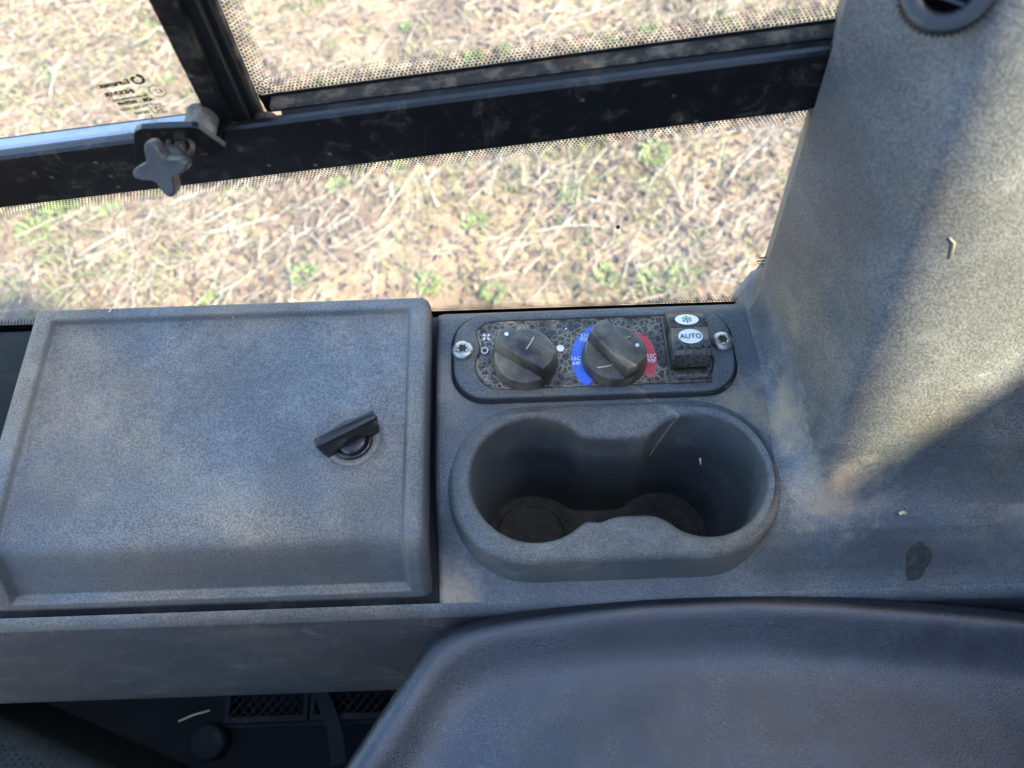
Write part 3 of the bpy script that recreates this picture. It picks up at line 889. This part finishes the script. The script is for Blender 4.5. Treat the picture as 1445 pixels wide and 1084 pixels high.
# rocker switch
SX0, SX1 = .0948, .1170
SW = SX1-SX0
sw_base = mesh('switch_frame', *box(SX0-.0012, SX1+.0016, .1895, .2355, .0034, .0062, .0009), M['switch'], cp)
def rocker_sec(pr, x0, x1, b=.0010):
    rings = []
    for x, s in ((x0, b), (x0+b*.4, b*.3), (x0+b, 0), (x1-b, 0), (x1-b*.4, b*.3), (x1, b)):
        cy = sum(p[0] for p in pr)/len(pr); cz = sum(p[1] for p in pr)/len(pr)
        rings.append([(x, p[0]+(cy-p[0])*s*30, p[1]+(cz-p[1])*s*30) for p in pr])
    return loft(rings, cap0=True, cap1=True, flip=True)
up_b = [(.2335, .0050), (.2335, .0130), (.2328, .0146), (.2195, .0192), (.2193, .0050)]
lo_b = [(.2190, .0050), (.2190, .0192), (.2050, .0200), (.2022, .0192), (.2006, .0178), (.1980, .0095), (.1977, .0050)]
sw = mesh('rocker_switch', *rocker_sec(lo_b, SX0, SX1), M['switch'], cp, True)
mesh('upper_button', *rocker_sec(up_b, SX0, SX1), M['switch'], sw, True)
step_b = [(.1968, .0050), (.1968, .0088), (.1915, .0078), (.1910, .0050)]
mesh('lower_step', *rocker_sec(step_b, SX0+.001, SX1-.001), M['switch'], sw, True)
def onplane(v, y0, z0, y1, z1, lift):
    """map local (x, y) lettering to the sloping button between two profile points"""
    v = np.asarray(v, float); L = math.hypot(y1-y0, z1-z0); d = ((y1-y0)/L, (z1-z0)/L); nn = (d[1], -d[0])
    if nn[1] < 0: nn = (-nn[0], -nn[1])
    my, mz = (y0+y1)/2, (z0+z1)/2
    return np.stack([v[:, 0], my+v[:, 1]*-d[0]*-1 if d[0] > 0 else my-v[:, 1]*d[0], mz+(v[:, 1]*d[1] if d[0] > 0 else -v[:, 1]*d[1])], 1)+np.array([0, nn[0], nn[1]])*lift
SCX = (SX0+SX1)/2
def oval(hw, hh, dy=0, n=40): return [(SCX+hw*math.cos(2*math.pi*k/n), dy+hh*math.sin(2*math.pi*k/n)) for k in range(n)]
mesh('snowflake_badge', onplane(oval(.0070, .0047, -.0008), .2328, .0146, .2195, .0192, .0003), [tuple(range(40))], M['print_white'], sw, False)
mesh('auto_badge', onplane(oval(.0072, .0050, .0006), .2190, .0192, .2050, .0200, .0003), [tuple(range(40))], M['print_white'], sw, False)
v, f = text_geo('AUTO', .0046); v = np.array(v); v[:, 0] += SCX-(v[:, 0].min()+v[:, 0].max())/2; v[:, 1] += .0006-(v[:, 1].min()+v[:, 1].max())/2
mesh('auto_lettering', onplane(v, .2190, .0192, .2050, .0200, .0006), f, M['print_black'], sw, False)
mbs = MB()
for k in range(6):
    a = R(60*k+30); d = np.array([math.cos(a), math.sin(a)]); p = np.array([-d[1], d[0]])*.00022
    c0 = np.array([SCX, -.0008])
    mbs.add([(*(c0+d*.0004-p), 0), (*(c0+d*.0031-p), 0), (*(c0+d*.0031+p), 0), (*(c0+d*.0004+p), 0)], [(0, 1, 2, 3)])
    for sg in (-1, 1):
        b0 = c0+d*.0020; e = np.array([math.cos(a+sg*.9), math.sin(a+sg*.9)])*.0011
        q = np.array([-e[1], e[0]])/.0011*.0002
        mbs.add([(*(b0-q), 0), (*(b0+e-q), 0), (*(b0+e+q), 0), (*(b0+q), 0)], [(0, 1, 2, 3)])
mesh('snowflake_symbol', onplane(mbs.v, .2328, .0146, .2195, .0192, .0006), mbs.f, M['print_black'], sw, False)
for k in range(5):
    x = SX0+.0028+k*(SW-.0056)/4
    v, f = loft([onplane([(x+r_*math.cos(2*math.pi*q/14), -.0060+r_*math.sin(2*math.pi*q/14)) for q in range(14)], .2190, .0192, .2050, .0200, l_).tolist() for r_, l_ in ((.0012, .0001), (.0011, .0006), (.0007, .0006), (.0006, .0002))])
    mesh('indicator_eyelet', v, f, M['bezel'], sw)

# ------------------------------------------------------------------ side window
YG = .264
win = thing('side_window', (-.05, YG, -.04), 'fixed cab side window with black painted rail and dotted black glass border', 'window')
E_ = np.array([.3755, .044]); TH = math.atan2(E_[1], E_[0])          # rail runs uphill toward the pillar
ex = np.array([math.cos(TH), 0, math.sin(TH)]); eh = np.array([-math.sin(TH), 0, math.cos(TH)]); ein = np.array([0, -1.0, 0])
RO0 = np.array([-.2433, .240, .1211])                                # lower front edge of the rail at the left of the picture
def rl(s, h, q): return RO0+ex*s+eh*h+ein*q                            # q grows toward the operator
def prism(sec, s0, s1, mat, name, par, smooth=False):
    """section of (h, q) points swept along the rail"""
    v, f = loft([[rl(s, h, q) for h, q in sec] for s in (s0, s1)], cap0=True, cap1=True)
    return mesh(name, v, f, mat, par, smooth)
S0, S1 = -.5, .46
HR = .0298
prism([(0, -.020), (0, -.001), (.001, 0), (HR-.0012, 0), (HR, -.0012), (HR, -.0035), (HR-.014, -.0050), (HR-.014, -.020)], S0, S1, M['rail'], 'rail', win)
prism([(-.0030, -.022), (-.0030, -.012), (0, -.010), (0, -.022)], S0, S1, M['seal'], 'lower_seal', win)
# rubber channel above the rail, right of the divider
SD = .150
prism([(HR-.0195, -.022), (HR-.0195, -.0055), (HR-.0130, -.0075), (HR-.0110, -.0105), (HR-.0080, -.0108), (HR-.0052, -.014), (HR-.0052, -.022)], SD, S1, M['seal'], 'upper_seal', win)
prism([(HR-.0052, -.022), (HR-.0052, -.0130), (HR-.0042, -.0126), (HR-.0032, -.0136), (HR-.0032, -.022)], SD-.004, S1, M['dirt_seal'], 'dust_line', win)
# panes
def pane(name, poly, y, par, th=.004):
    v, f = loft([[(p[0], y+th, p[1]) for p in poly], [(p[0], y, p[1]) for p in poly]], cap0=True, cap1=True)
    return mesh(name, v, f, M['glass'], par, False)
def railz(x, h, y=None):      # height of the line parallel to the rail
    return RO0[2]+(x-RO0[0])*math.tan(TH)+h/math.cos(TH)
zb = -.045
lower = pane('lower_pane', [(-.74, zb), (.40, zb), (.40, railz(.40, .006)), (-.74, railz(-.74, .006))], YG-.002, win)
upR = pane('upper_pane', [(-.1120, railz(-.106, HR-.006)), (.40, railz(.40, HR-.006)), (.40, .62), (-.1120, .62)], YG-.004, win)
# black frit bands and their dots (printed on the inner face of each pane)
def frit(par, line0, line1, inward, rows, pitch, solid, y, r0, r1):
    """solid strip on one side of a line plus rows of shrinking dots on the other"""
    a = np.array(line0); b = np.array(line1); L = np.linalg.norm(b-a); d = (b-a)/L; w = np.array(inward, float); w -= d*(w@d); w /= np.linalg.norm(w)
    c = [a-w*solid, b-w*solid, b, a]
    mesh('frit_band', [(p[0], y-.0006, p[1]) for p in c], [(0, 1, 2, 3)], M['frit'], par, False)
    m_ = MB()
    for r_ in range(rows):
        rad = lerp(r0, r1, r_/max(rows-1, 1)); off = (r_+.62)*pitch*.8
        for k in range(int(L/pitch)):
            p = a+d*((k+.5*(r_ % 2))*pitch)+w*off
            m_.add([(p[0]+rad*math.cos(t), y-.0004, p[1]+rad*math.sin(t)) for t in np.linspace(0, 2*math.pi, 8)[:-1]], [tuple(range(7))])
    mesh('frit_dots', m_.v, m_.f, M['frit'], par, False, kind='stuff')
hB = -.0150
frit(lower, (-.74, railz(-.74, -.0222)), (.30, railz(.30, -.0222)), (0, -1), 5, .0018, .02, YG-.002, .00060, .00030)
frit(lower, (-.74, -.0178), (.30, -.0225), (0, 1), 4, .0021, .02, YG-.002, .00080, .00045)
fr_l, fr_r = (-.1070, railz(-.1070, HR-.0014)), (.30, railz(.30, HR-.0014))
frit(upR, fr_l, fr_r, (0, 1), 6, .0018, .010, YG-.004, .00062, .00028)
frit(upR, (-.1070, railz(-.1070, HR-.0014)), (-.1085, .60), (1, 0), 6, .0018, .012, YG-.004, .00062, .00028)
# divider bar
def bar(x0, x1, y0, y1, mat, name, zt_=.62, zb_=None, lean=0.0):
    zb0, zb1 = railz(x0, HR-.0105), railz(x1, HR-.0105)
    v, f = loft([[(x0, y0, zb0), (x1, y0, zb1), (x1, y1, zb1), (x0, y1, zb0)], [(x0+lean, y0, zt_), (x1+lean, y0, zt_), (x1+lean, y1, zt_), (x0+lean, y1, zt_)]], cap0=True, cap1=True)
    return mesh(name, v, f, mat, win, False)
bar(-.1252, -.1160, .2435, .262, M['rail'], 'divider_bar')
bar(-.1159, -.1112, .2490, .262, M['seal'], 'divider_seal')
bar(-.1111, -.1085, .2535, .2612, M['seal'], 'divider_seal')
bar(-.1085, -.1072, .2562, .2600, M['dirt_seal'], 'dust_line')
# corner lump of dirt where divider and rail meet
v, f = loft([[(-.1040+r_*math.cos(t), .2520-.006*math.cos(h)*.4, railz(-.104, HR-.008)+r_*.8*math.sin(t)) for t in np.linspace(0, 2*math.pi, 15)[:-1]] for h, r_ in ((0, .002), (.6, .0042), (1.5, .0055))], cap0=True)
mesh('dirt_clump', v, f, M['dirt_seal'], win)

sl = thing('sliding_window', (-.30, .252, .15), 'sliding cab window pane in aluminium track with clamp knob', 'window')
sp = pane('sliding_pane', [(-.74, railz(-.74, HR-.010)), (-.1258, railz(-.1258, HR-.010)), (-.1258, .62), (-.74, .62)], .2545, sl)
SL1 = .1165
def sprism(sec, s0, s1, mat, name): return prism(sec, s0, s1, mat, name, sl)
sprism([(HR-.0138, -.0175), (HR-.0138, -.0040), (HR-.0062, -.0052), (HR-.0062, -.0175)], S0, .0845, M['dirt_seal'], 'brush_strip')
sprism([(HR-.0061, -.0178), (HR-.0061, -.0066), (HR-.0050, -.0066), (HR-.0046, -.0074), (HR-.0046, -.0178)], S0, SL1, M['seal'], 'track_base')
sprism([(HR-.0045, -.0140), (HR-.0045, -.0080), (HR-.0032, -.0086), (HR-.0025, -.0100), (HR-.0022, -.0140)], S0, SL1, M['track'], 'bottom_track')
# worn edge of the glass beside the divider
v, f = box(-.1272, -.1256, .2530, .2590, railz(-.128, HR-.003), .62)
mesh('edge_strip', v, f, M['track'], sl, False)

# glass maker's stamps, read from outside so mirrored from the seat
def stamp(par, x, z, y, sc, rot, scz):
    """x, z: upper right corner as seen from the seat"""
    rowsT = [('Euramax', .0044, .0, .0058), ('INDUVER', .0036, .0012, .0000), ('Tempered safety glass', .0021, -.0035, -.0034), ('43R - 007049', .0033, -.0042, -.0068), ('DOT 759 AS2 M520', .0025, -.0062, -.0103), ('007049', .0026, .0018, -.0142), ('5 • •', .0024, .0020, -.0178)]
    m_ = MB()
    for s, size, dx, dz in rowsT:
        v, f = text_geo(s, size, .038); v = np.array(v)
        for ddx in ((0, .00016) if size > .003 else (0,)):
            m_.add(np.stack([v[:, 0]*.95+dx+ddx, v[:, 1]+dz, np.zeros(len(v))], 1), f)
    # ring round E2, box round e2, emblem disc
    v, f = arc((-.0088, -.0015), .0036, .0039, 0, 360, 0, 40); m_.add([(p[0], p[1], 0) for p in v], f)
    v, f = text_geo('E2', .0036); m_.add([(p[0]-.0112, p[1]-.0027, 0) for p in v], f)
    for (x0, x1, y0, y1) in ((-.0065, .0003, -.0152, -.0149), (-.0065, .0003, -.0115, -.0112), (-.0065, -.0062, -.0152, -.0112), (.0000, .0003, -.0152, -.0112)):
        m_.add([(x0, y0, 0), (x1, y0, 0), (x1, y1, 0), (x0, y1, 0)], [(0, 1, 2, 3)])
    v, f = text_geo('e2', .0040); m_.add([(p[0]-.0054, p[1]-.0143, 0) for p in v], f)
    v, f = arc((-.0040, .0076), .0021, .0034, 110, 330, 0, 24); m_.add([(p[0], p[1], 0) for p in v], f)
    v, f = arc((-.0028, .0076), .0006, .0019, -60, 130, 0, 16); m_.add([(p[0], p[1], 0) for p in v], f)
    v, f = arc((-.0052, .0090), .0002, .0009, 0, 250, 0, 12); m_.add([(p[0], p[1], 0) for p in v], f)
    V = np.array(m_.v)
    c, s_ = math.cos(rot), math.sin(rot)
    X = -V[:, 0]*sc; Z = V[:, 1]*scz
    W = np.stack([x+X*c-Z*s_, np.full(len(V), y), z+X*s_+Z*c], 1)
    return mesh('glass_stamp', W, m_.f, M['print_black'], par, False)
stamp(sp, -.1545, .1745, .2541, .94, TH*1.3, .80)
stamp(lower, .1665, .0235, YG-.0025, .90, TH*.6, .60)
stamp(upR, .1420, .2145, YG-.0045, .80, TH*.9, .70)

# clamp: bracket, stud, star knob, rubber stop
BY = .226
bo_ = [(-.1500, .1630), (-.1555, .1636), (-.1545, .1660), (-.1492, .1782), (-.1476, .1800), (-.1450, .1810), (-.1245, .1812), (-.1222, .1804), (-.1155, .1692), (-.1152, .1684), (-.1160, .1678)]
br = np.array(bo_); br = br[::-1]
def bring(i, y):
    c = br.mean(0); return [(c[0]+(p[0]-c[0])*(1-i), y, c[1]+(p[1]-c[1])*(1-i)) for p in br]
v, f = loft([bring(.0, BY+.0030), bring(0, BY+.0004), bring(.012, BY)], cap0=True, cap1=True)
mesh('clamp_bracket', v, f, M['rail'], sl, False)
# foot of the bracket back to the track
v, f = box(-.150, -.120, BY+.003, .247, .1622, .1642); mesh('bracket_foot', v, f, M['rail'], sl, False)
kc = np.array([-.1245, .1975, .1905]); kz = np.array([.012, -1.0, .62]); kz /= np.linalg.norm(kz)       # knob axis points at the operator
stud0 = np.array([-.1325, BY, .1725])
kc = stud0+kz*.0215+np.array([-.0012, 0, -.0050])
kx = np.cross(np.array([0, 0, 1.0]), kz)*-1; kx /= np.linalg.norm(kx); ky = np.cross(kz, kx)
if ky[2] < 0: ky = -ky; 
if kx[0] < 0: kx = -kx
def lobes(s, z, n=72, rot=R(8), amp=.32, base=.0083):
    p = []
    for k in range(n):
        a = 2*math.pi*k/n; c = (math.cos(4*(a-rot))+1)/2
        r_ = s*base*(1-amp+2*amp*c**1.5+.0)
        p.append((r_*math.cos(a), r_*math.sin(a), z))
    return p
hub = [[(r_*math.cos(2*math.pi*k/72), r_*math.sin(2*math.pi*k/72), z) for k in range(72)] for r_, z in ((.0050, -.0125), (.0058, -.0115), (.0060, -.0050))]
rg = hub+[lobes(.80, -.0040), lobes(.96, -.0030), lobes(1.0, -.0012), lobes(1.0, .0032), lobes(.975, .0042), lobes(.93, .0046), lobes(.90, .0046), lobes(.5, .0044)]
v, f = loft(rg, cap0=True, cap1=True)
kn = mesh('star_knob', frame_xf(v, kc, kx, ky, kz), f, M['star_knob'], sl)
v, f = tube([stud0-kz*.004, kc-kz*.010], .0026, 12); mesh('stud', v, f, M['steel'], kn)
v, f = loft([frame_xf([(r_*math.cos(2*math.pi*k/32), r_*math.sin(2*math.pi*k/32), z) for k in range(32)], stud0, kx, ky, np.array([0, -1.0, 0.0])).tolist() for r_, z in ((.0060, .0002), (.0056, .0014), (.0042, .0016), (.0036, .0004))])
mesh('washer', v, f, M['dirt_seal'], sl)
rs = np.array([-.1275, .2420, .1690])
v, f = loft([[(rs[0]+r_*math.cos(t), rs[1]-.005+yy, rs[2]+r_*math.sin(t)) for t in np.linspace(0, 2*math.pi, 33)[:-1]] for r_, yy in ((.0046, -.009), (.0058, -.0085), (.0063, -.0070), (.0065, .002), (.0067, .008), (.005, .010))], cap0=True, cap1=True)
mesh('rubber_stop', v, f, M['rubber'], sl)

# ------------------------------------------------------------------ round air vent on the pillar
vc = np.array([.1425, .2110, .2395])
va = np.array([-.42, -.62, .66]); va /= np.linalg.norm(va)
vx = np.cross((0, 0, 1.0), va); vx /= np.linalg.norm(vx); vy = np.cross(va, vx)
vc = vc+va*.020
vent = thing('air_vent', tuple(vc-va*.012), 'round black swivel air vent with ribbed rim on the corner pillar', 'air vent')
def vr(r_, z, n=96, rib=0.0):
    r_, z = r_*.63, z*.8
    return frame_xf([((r_+(rib if k % 2 else 0))*math.cos(2*math.pi*k/n), (r_+(rib if k % 2 else 0))*math.sin(2*math.pi*k/n), z) for k in range(n)], vc, vx, vy, va).tolist()
v, f = loft([vr(.0185, -.020), vr(.0185, -.006)])
mesh('socket', v, f, M['vent'], vent)
v, f = loft([vr(.0190, -.0075), vr(.0208, -.0065, rib=.0012), vr(.0212, -.002, rib=.0012), vr(.0206, .0004, rib=.0010), vr(.0192, .0014), vr(.0150, .0016), vr(.0128, .0008), vr(.0118, -.0010), vr(.0112, -.006), vr(.0106, -.016)])
mesh('ribbed_rim', v, f, M['vent'], vent)
v, f = loft([vr(.0112, -.0155), vr(.004, -.0165)], cap1=True); mesh('throat', v, f, M['dark'], vent)
for k in (-1, 1):
    b = box(-.0066, .0066, k*.0030-.0005, k*.0030+.0005, -.011, -.004)
    mesh('vane', frame_xf(b[0], vc, vx, vy, va), b[1], M['gloss_black'], vent, False)

# ------------------------------------------------------------------ seat pad in front of the console
seat = thing('seat_pad', (.15, -.15, -.16), 'black grained vinyl seat pad with rolled edge and dusty wear', 'seat')
outl = [(-.0590, .0440), (-.0535, .0530), (-.0505, .0574), (-.0440, .0604), (-.0250, .0648), (-.0135, .0668), (.02, .0710), (.05, .0736), (.0873, .0752), (.12, .0750), (.155, .0735), (.1868, .0708), (.22, .0672), (.25, .0637), (.2811, .0597), (.32, .052), (.38, .030), (.43, -.01), (.45, -.08), (.45, -.22), (.42, -.32), (.35, -.36), (.10, -.37), (-.10, -.36), (-.20, -.32), (-.205, -.22), (-.165, -.12), (-.125, -.055), (-.0959, -.008), (-.075, .021)]
o2 = resample(np.array(outl), 420)
o2 = smooth_closed(o2, 3)
if np.sum(o2[:, 0]*np.roll(o2[:, 1], -1)-np.roll(o2[:, 0], -1)*o2[:, 1]) < 0: o2 = o2[::-1]
nout = nrm2(o2)
nsm = smooth_closed(nout, 160); nsm /= np.linalg.norm(nsm, axis=1)[:, None]
def inset(d):
    w = min(d/.016, 1.0); q = nout*(1-w)+nsm*w
    return smooth_closed(o2-q*d, int(d*1500))
ctr = np.array([.14, -.14])
ins = [0, .0006, .0015, .003, .005, .007, .009, .011, .0135, .016, .0185, .021, .024, .027, .0305, .034, .0365, .039]
def seat_h(d):
    if d < .009: return -.030-(.009-math.sqrt(max(.009**2-(.009-d)**2, 0)))*1.05
    return float(np.interp(d, [.009, .012, .016, .021, .027, .034, .042, .052, .070, .10, .16], [-.030, -.0304, -.0322, -.0354, -.0390, -.0415, -.0424, -.0418, -.0388, -.0340, -.0310]))
rings = [[(p[0]-.002*q[0], p[1]-.002*q[1], z) for p, q in zip(o2, nout)] for z in (-.16, -.10, -.060)]
rings.append([(p[0], p[1], -.046) for p in o2])
for d in ins:
    rings.append([(p[0], p[1], seat_h(d)) for p in inset(d)])
base = inset(.039)
def dmin(p): return float(np.min(np.linalg.norm(o2-p[None, :], axis=1)))
for s in (.06, .13, .21, .30, .40, .52, .66, .82, .97):
    pp = base+(ctr-base)*s
    rings.append([(p[0], p[1], seat_h(dmin(p))) for p in pp])
v, f = loft(rings, cap1=True)
mesh('cushion', v, f, M['vinyl'], seat)

# ------------------------------------------------------------------ dark footwell beside the seat
fz = -.34
gr = thing('footwell_panel', (-.2, .03, fz), 'dark panel under the console with wire mesh grilles', 'panel')
v, f = box(-.62, -.02, -.02, .20, fz-.02, fz); mesh('panel_plate', v, f, M['dark'], gr, False)
for (x0, x1) in ((-.262, -.196), (-.186, -.118)):
    y0, y1 = .030, .058
    m_ = MB()
    st = .0085
    for sg in (1, -1):
        k = -6
        while x0+k*st < x1+.04:
            a, b = (x0+k*st, y0), (x0+k*st+sg*(y1-y0)*.9, y1)
            if sg < 0: a, b = (x0+k*st+(y1-y0)*.9, y0), (x0+k*st, y1)
            ta = [0, 1]
            for i, lim, lo in ((0, x0, True), (0, x1, False)):
                dx = b[0]-a[0]; t = (lim-a[0])/dx
                if (dx > 0) == lo: ta[0] = max(ta[0], t)
                else: ta[1] = min(ta[1], t)
            if ta[1]-ta[0] > .05:
                p = [a[0]+(b[0]-a[0])*t for t in ta]; q = [a[1]+(b[1]-a[1])*t for t in ta]
                v, f = tube([(p[0], q[0], fz+.022+sg*.0005), (p[1], q[1], fz+.022+sg*.0005)], .0008, 5); m_.add(v, f)
            k += 1
    g = mesh('mesh_grille', m_.v, m_.f, M['dark2'], gr, True, kind='stuff')
    m2 = MB()
    for bx_ in ((x0-.004, x1+.004, y0-.005, y0, fz, fz+.024), (x0-.004, x1+.004, y1, y1+.004, fz, fz+.024), (x0-.004, x0, y0, y1, fz, fz+.024), (x1, x1+.004, y0, y1, fz, fz+.024)):
        m2.add(*box(*bx_))
    mesh('grille_frame', m2.v, m2.f, M['dark2'], g, False)
v, f = box(-.275, -.05, .0215, .0245, fz, fz+.008); mesh('panel_rib', v, f, M['dark2'], gr, False)
strap = []
for k in range(12):
    t = k/11; strap.append([(lerp(-.196, -.168, t)+.006*math.sin(3*t), lerp(.060, -.012, t), fz+.027), (lerp(-.196, -.168, t)+.013+.006*math.sin(3*t), lerp(.060, -.012, t)+.002, fz+.0275)])
v, f = loft(strap, closed=False); mesh('strap', v, f, M['dark2'], gr)
kb = np.array([-.279, .0105])
v, f = loft([z_(circ(kb[0], kb[1], r_, 40), fz+z) for r_, z in ((.0125, 0), (.0150, .004), (.0155, .018), (.0145, .022), (.0115, .0235), (.010, .0225), (.004, .0222))], cap1=True)
own_thing('adjuster_knob', v, f, M['dark2'], 'dark round adjuster knob in the shaded footwell', 'knob')

# perforated seat fabric at the left
pc = thing('seat_cushion', (-.42, -.05, -.32), 'dark perforated seat cushion in the footwell shadow', 'seat')
def cush(x, y):
    e = ((x+.42)*.40+(y-.032))/1.077          # distance past the slanting outer edge
    r_ = .016
    if e < -r_: return -.245
    if e < 0: return -.245-(r_-math.sqrt(max(r_*r_-(e+r_)**2, 0)))
    return -.261-e*9
ea = np.array([1, -.40])/1.077; eb = np.array([.40, 1])/1.077; e0 = np.array([-.42, .032])
es = list(np.linspace(-.30, -.016, 20))+[-.016*(1-math.sin(R(q))) for q in (20, 40, 60, 75, 90)]+[.002, .008]
cv = []
for e in es:
    for a in np.linspace(-.25, .30, 50):
        p = e0+ea*a+eb*e; cv.append((p[0], p[1], cush(p[0], p[1])))
cf = [(j*50+i, j*50+i+1, (j+1)*50+i+1, (j+1)*50+i) for j in range(len(es)-1) for i in range(49)]
cu = mesh('cover', cv, cf, M['fabric'], pc)
m_ = MB()
for j in range(60):
    for i in range(70):
        x = -.60+i*.0068+(j % 2)*.0034; y = -.10+j*.0034
        if (x+.42)*.40+(y-.032) > -.016: continue
        z = cush(x, y)
        m_.add([(x+.0011*math.cos(t), y+.0011*math.sin(t), z+.0004) for t in np.linspace(0, 6.283, 8)[:-1]], [tuple(range(7))])
mesh('perforations', m_.v, m_.f, M['dark'], cu, False, kind='stuff')

# ------------------------------------------------------------------ bits of straw
def straw(path, rad, label, group=None):
    v, f = tube(path, rad, 6)
    return own_thing('straw_bit', v, f, M['white_straw'], label, 'straw', group)
zg = .0036+.0190
straw([(K1[0]+.0005, K1[1]-.002, zg+.0006), (K1[0]+.0030, K1[1]+.0015, zg+.0008), (K1[0]+.0052, K1[1]+.0058, zg+.0006)], .0004, 'short straw bit lying across the fan knob grip')
straw([(K2[0]+.0010, K2[1]+.0030, zg-.004), (K2[0]+.0060, K2[1]+.0070, zg-.006), (K2[0]+.0098, K2[1]+.0090, zg-.0092)], .0004, 'short straw bit on the temperature knob above its dot')
straw([(K2[0]-.0120, K2[1]-.0105, .0036+.0094), (K2[0]-.006, K2[1]-.0100, .0036+.0097), (K2[0]-.0022, K2[1]-.0090, .0036+.0099)], .0004, 'thin straw bit on the lower shoulder of the temperature knob')
straw([(.0880, .2498, .0018), (.0935, .2490, .0022), (.0965, .2482, .0012)], [.0004, .0012, .0003], 'pale husk on the console edge above the control panel')
straw([(-.2485, .2440, .0105), (-.2470, .2470, .0128), (-.2455, .2495, .0142)], .0006, 'short straw bit on the raised border of the lid')
straw([(-.1780, .2440, .0105), (-.1735, .2446, .0130), (-.1700, .2420, .0108)], .0006, 'curled straw bit on the back edge of the lid')
straw([(.1705, .1702, .166), (.1735, .1692, .1635), (.1750, .1672, .156)], .0003, 'bent pale straw bit stuck on the sunlit pillar face')
straw([(-.305, .028, fz+.026), (-.292, .033, fz+.026), (-.278, .036, fz+.027)], .0009, 'thin yellow straw lying in the dark footwell')
straw([(.2105, .1075, -.0005), (.2125, .1082, .0004), (.2140, .1078, -.0004)], .0011, 'pale crumb on the console ledge before the pillar')
straw([(.1150, .1560, -.034), (.1155, .1530, -.037)], .0007, 'pale husk on the wall of the cup holder well')
# pebble-like flake on the lower pane
v, f = loft([[(.063+r_*math.cos(t), .2614-yy, .062+r_*1.3*math.sin(t)) for t in np.linspace(0, 2*math.pi, 13)[:-1]] for r_, yy in ((.0012, 0), (.0010, .0006), (.0003, .0008))], cap1=True)
own_thing('mud_speck', v, f, M['dirt_seal'], 'small brown mud speck stuck to the lower glass pane', 'mud')
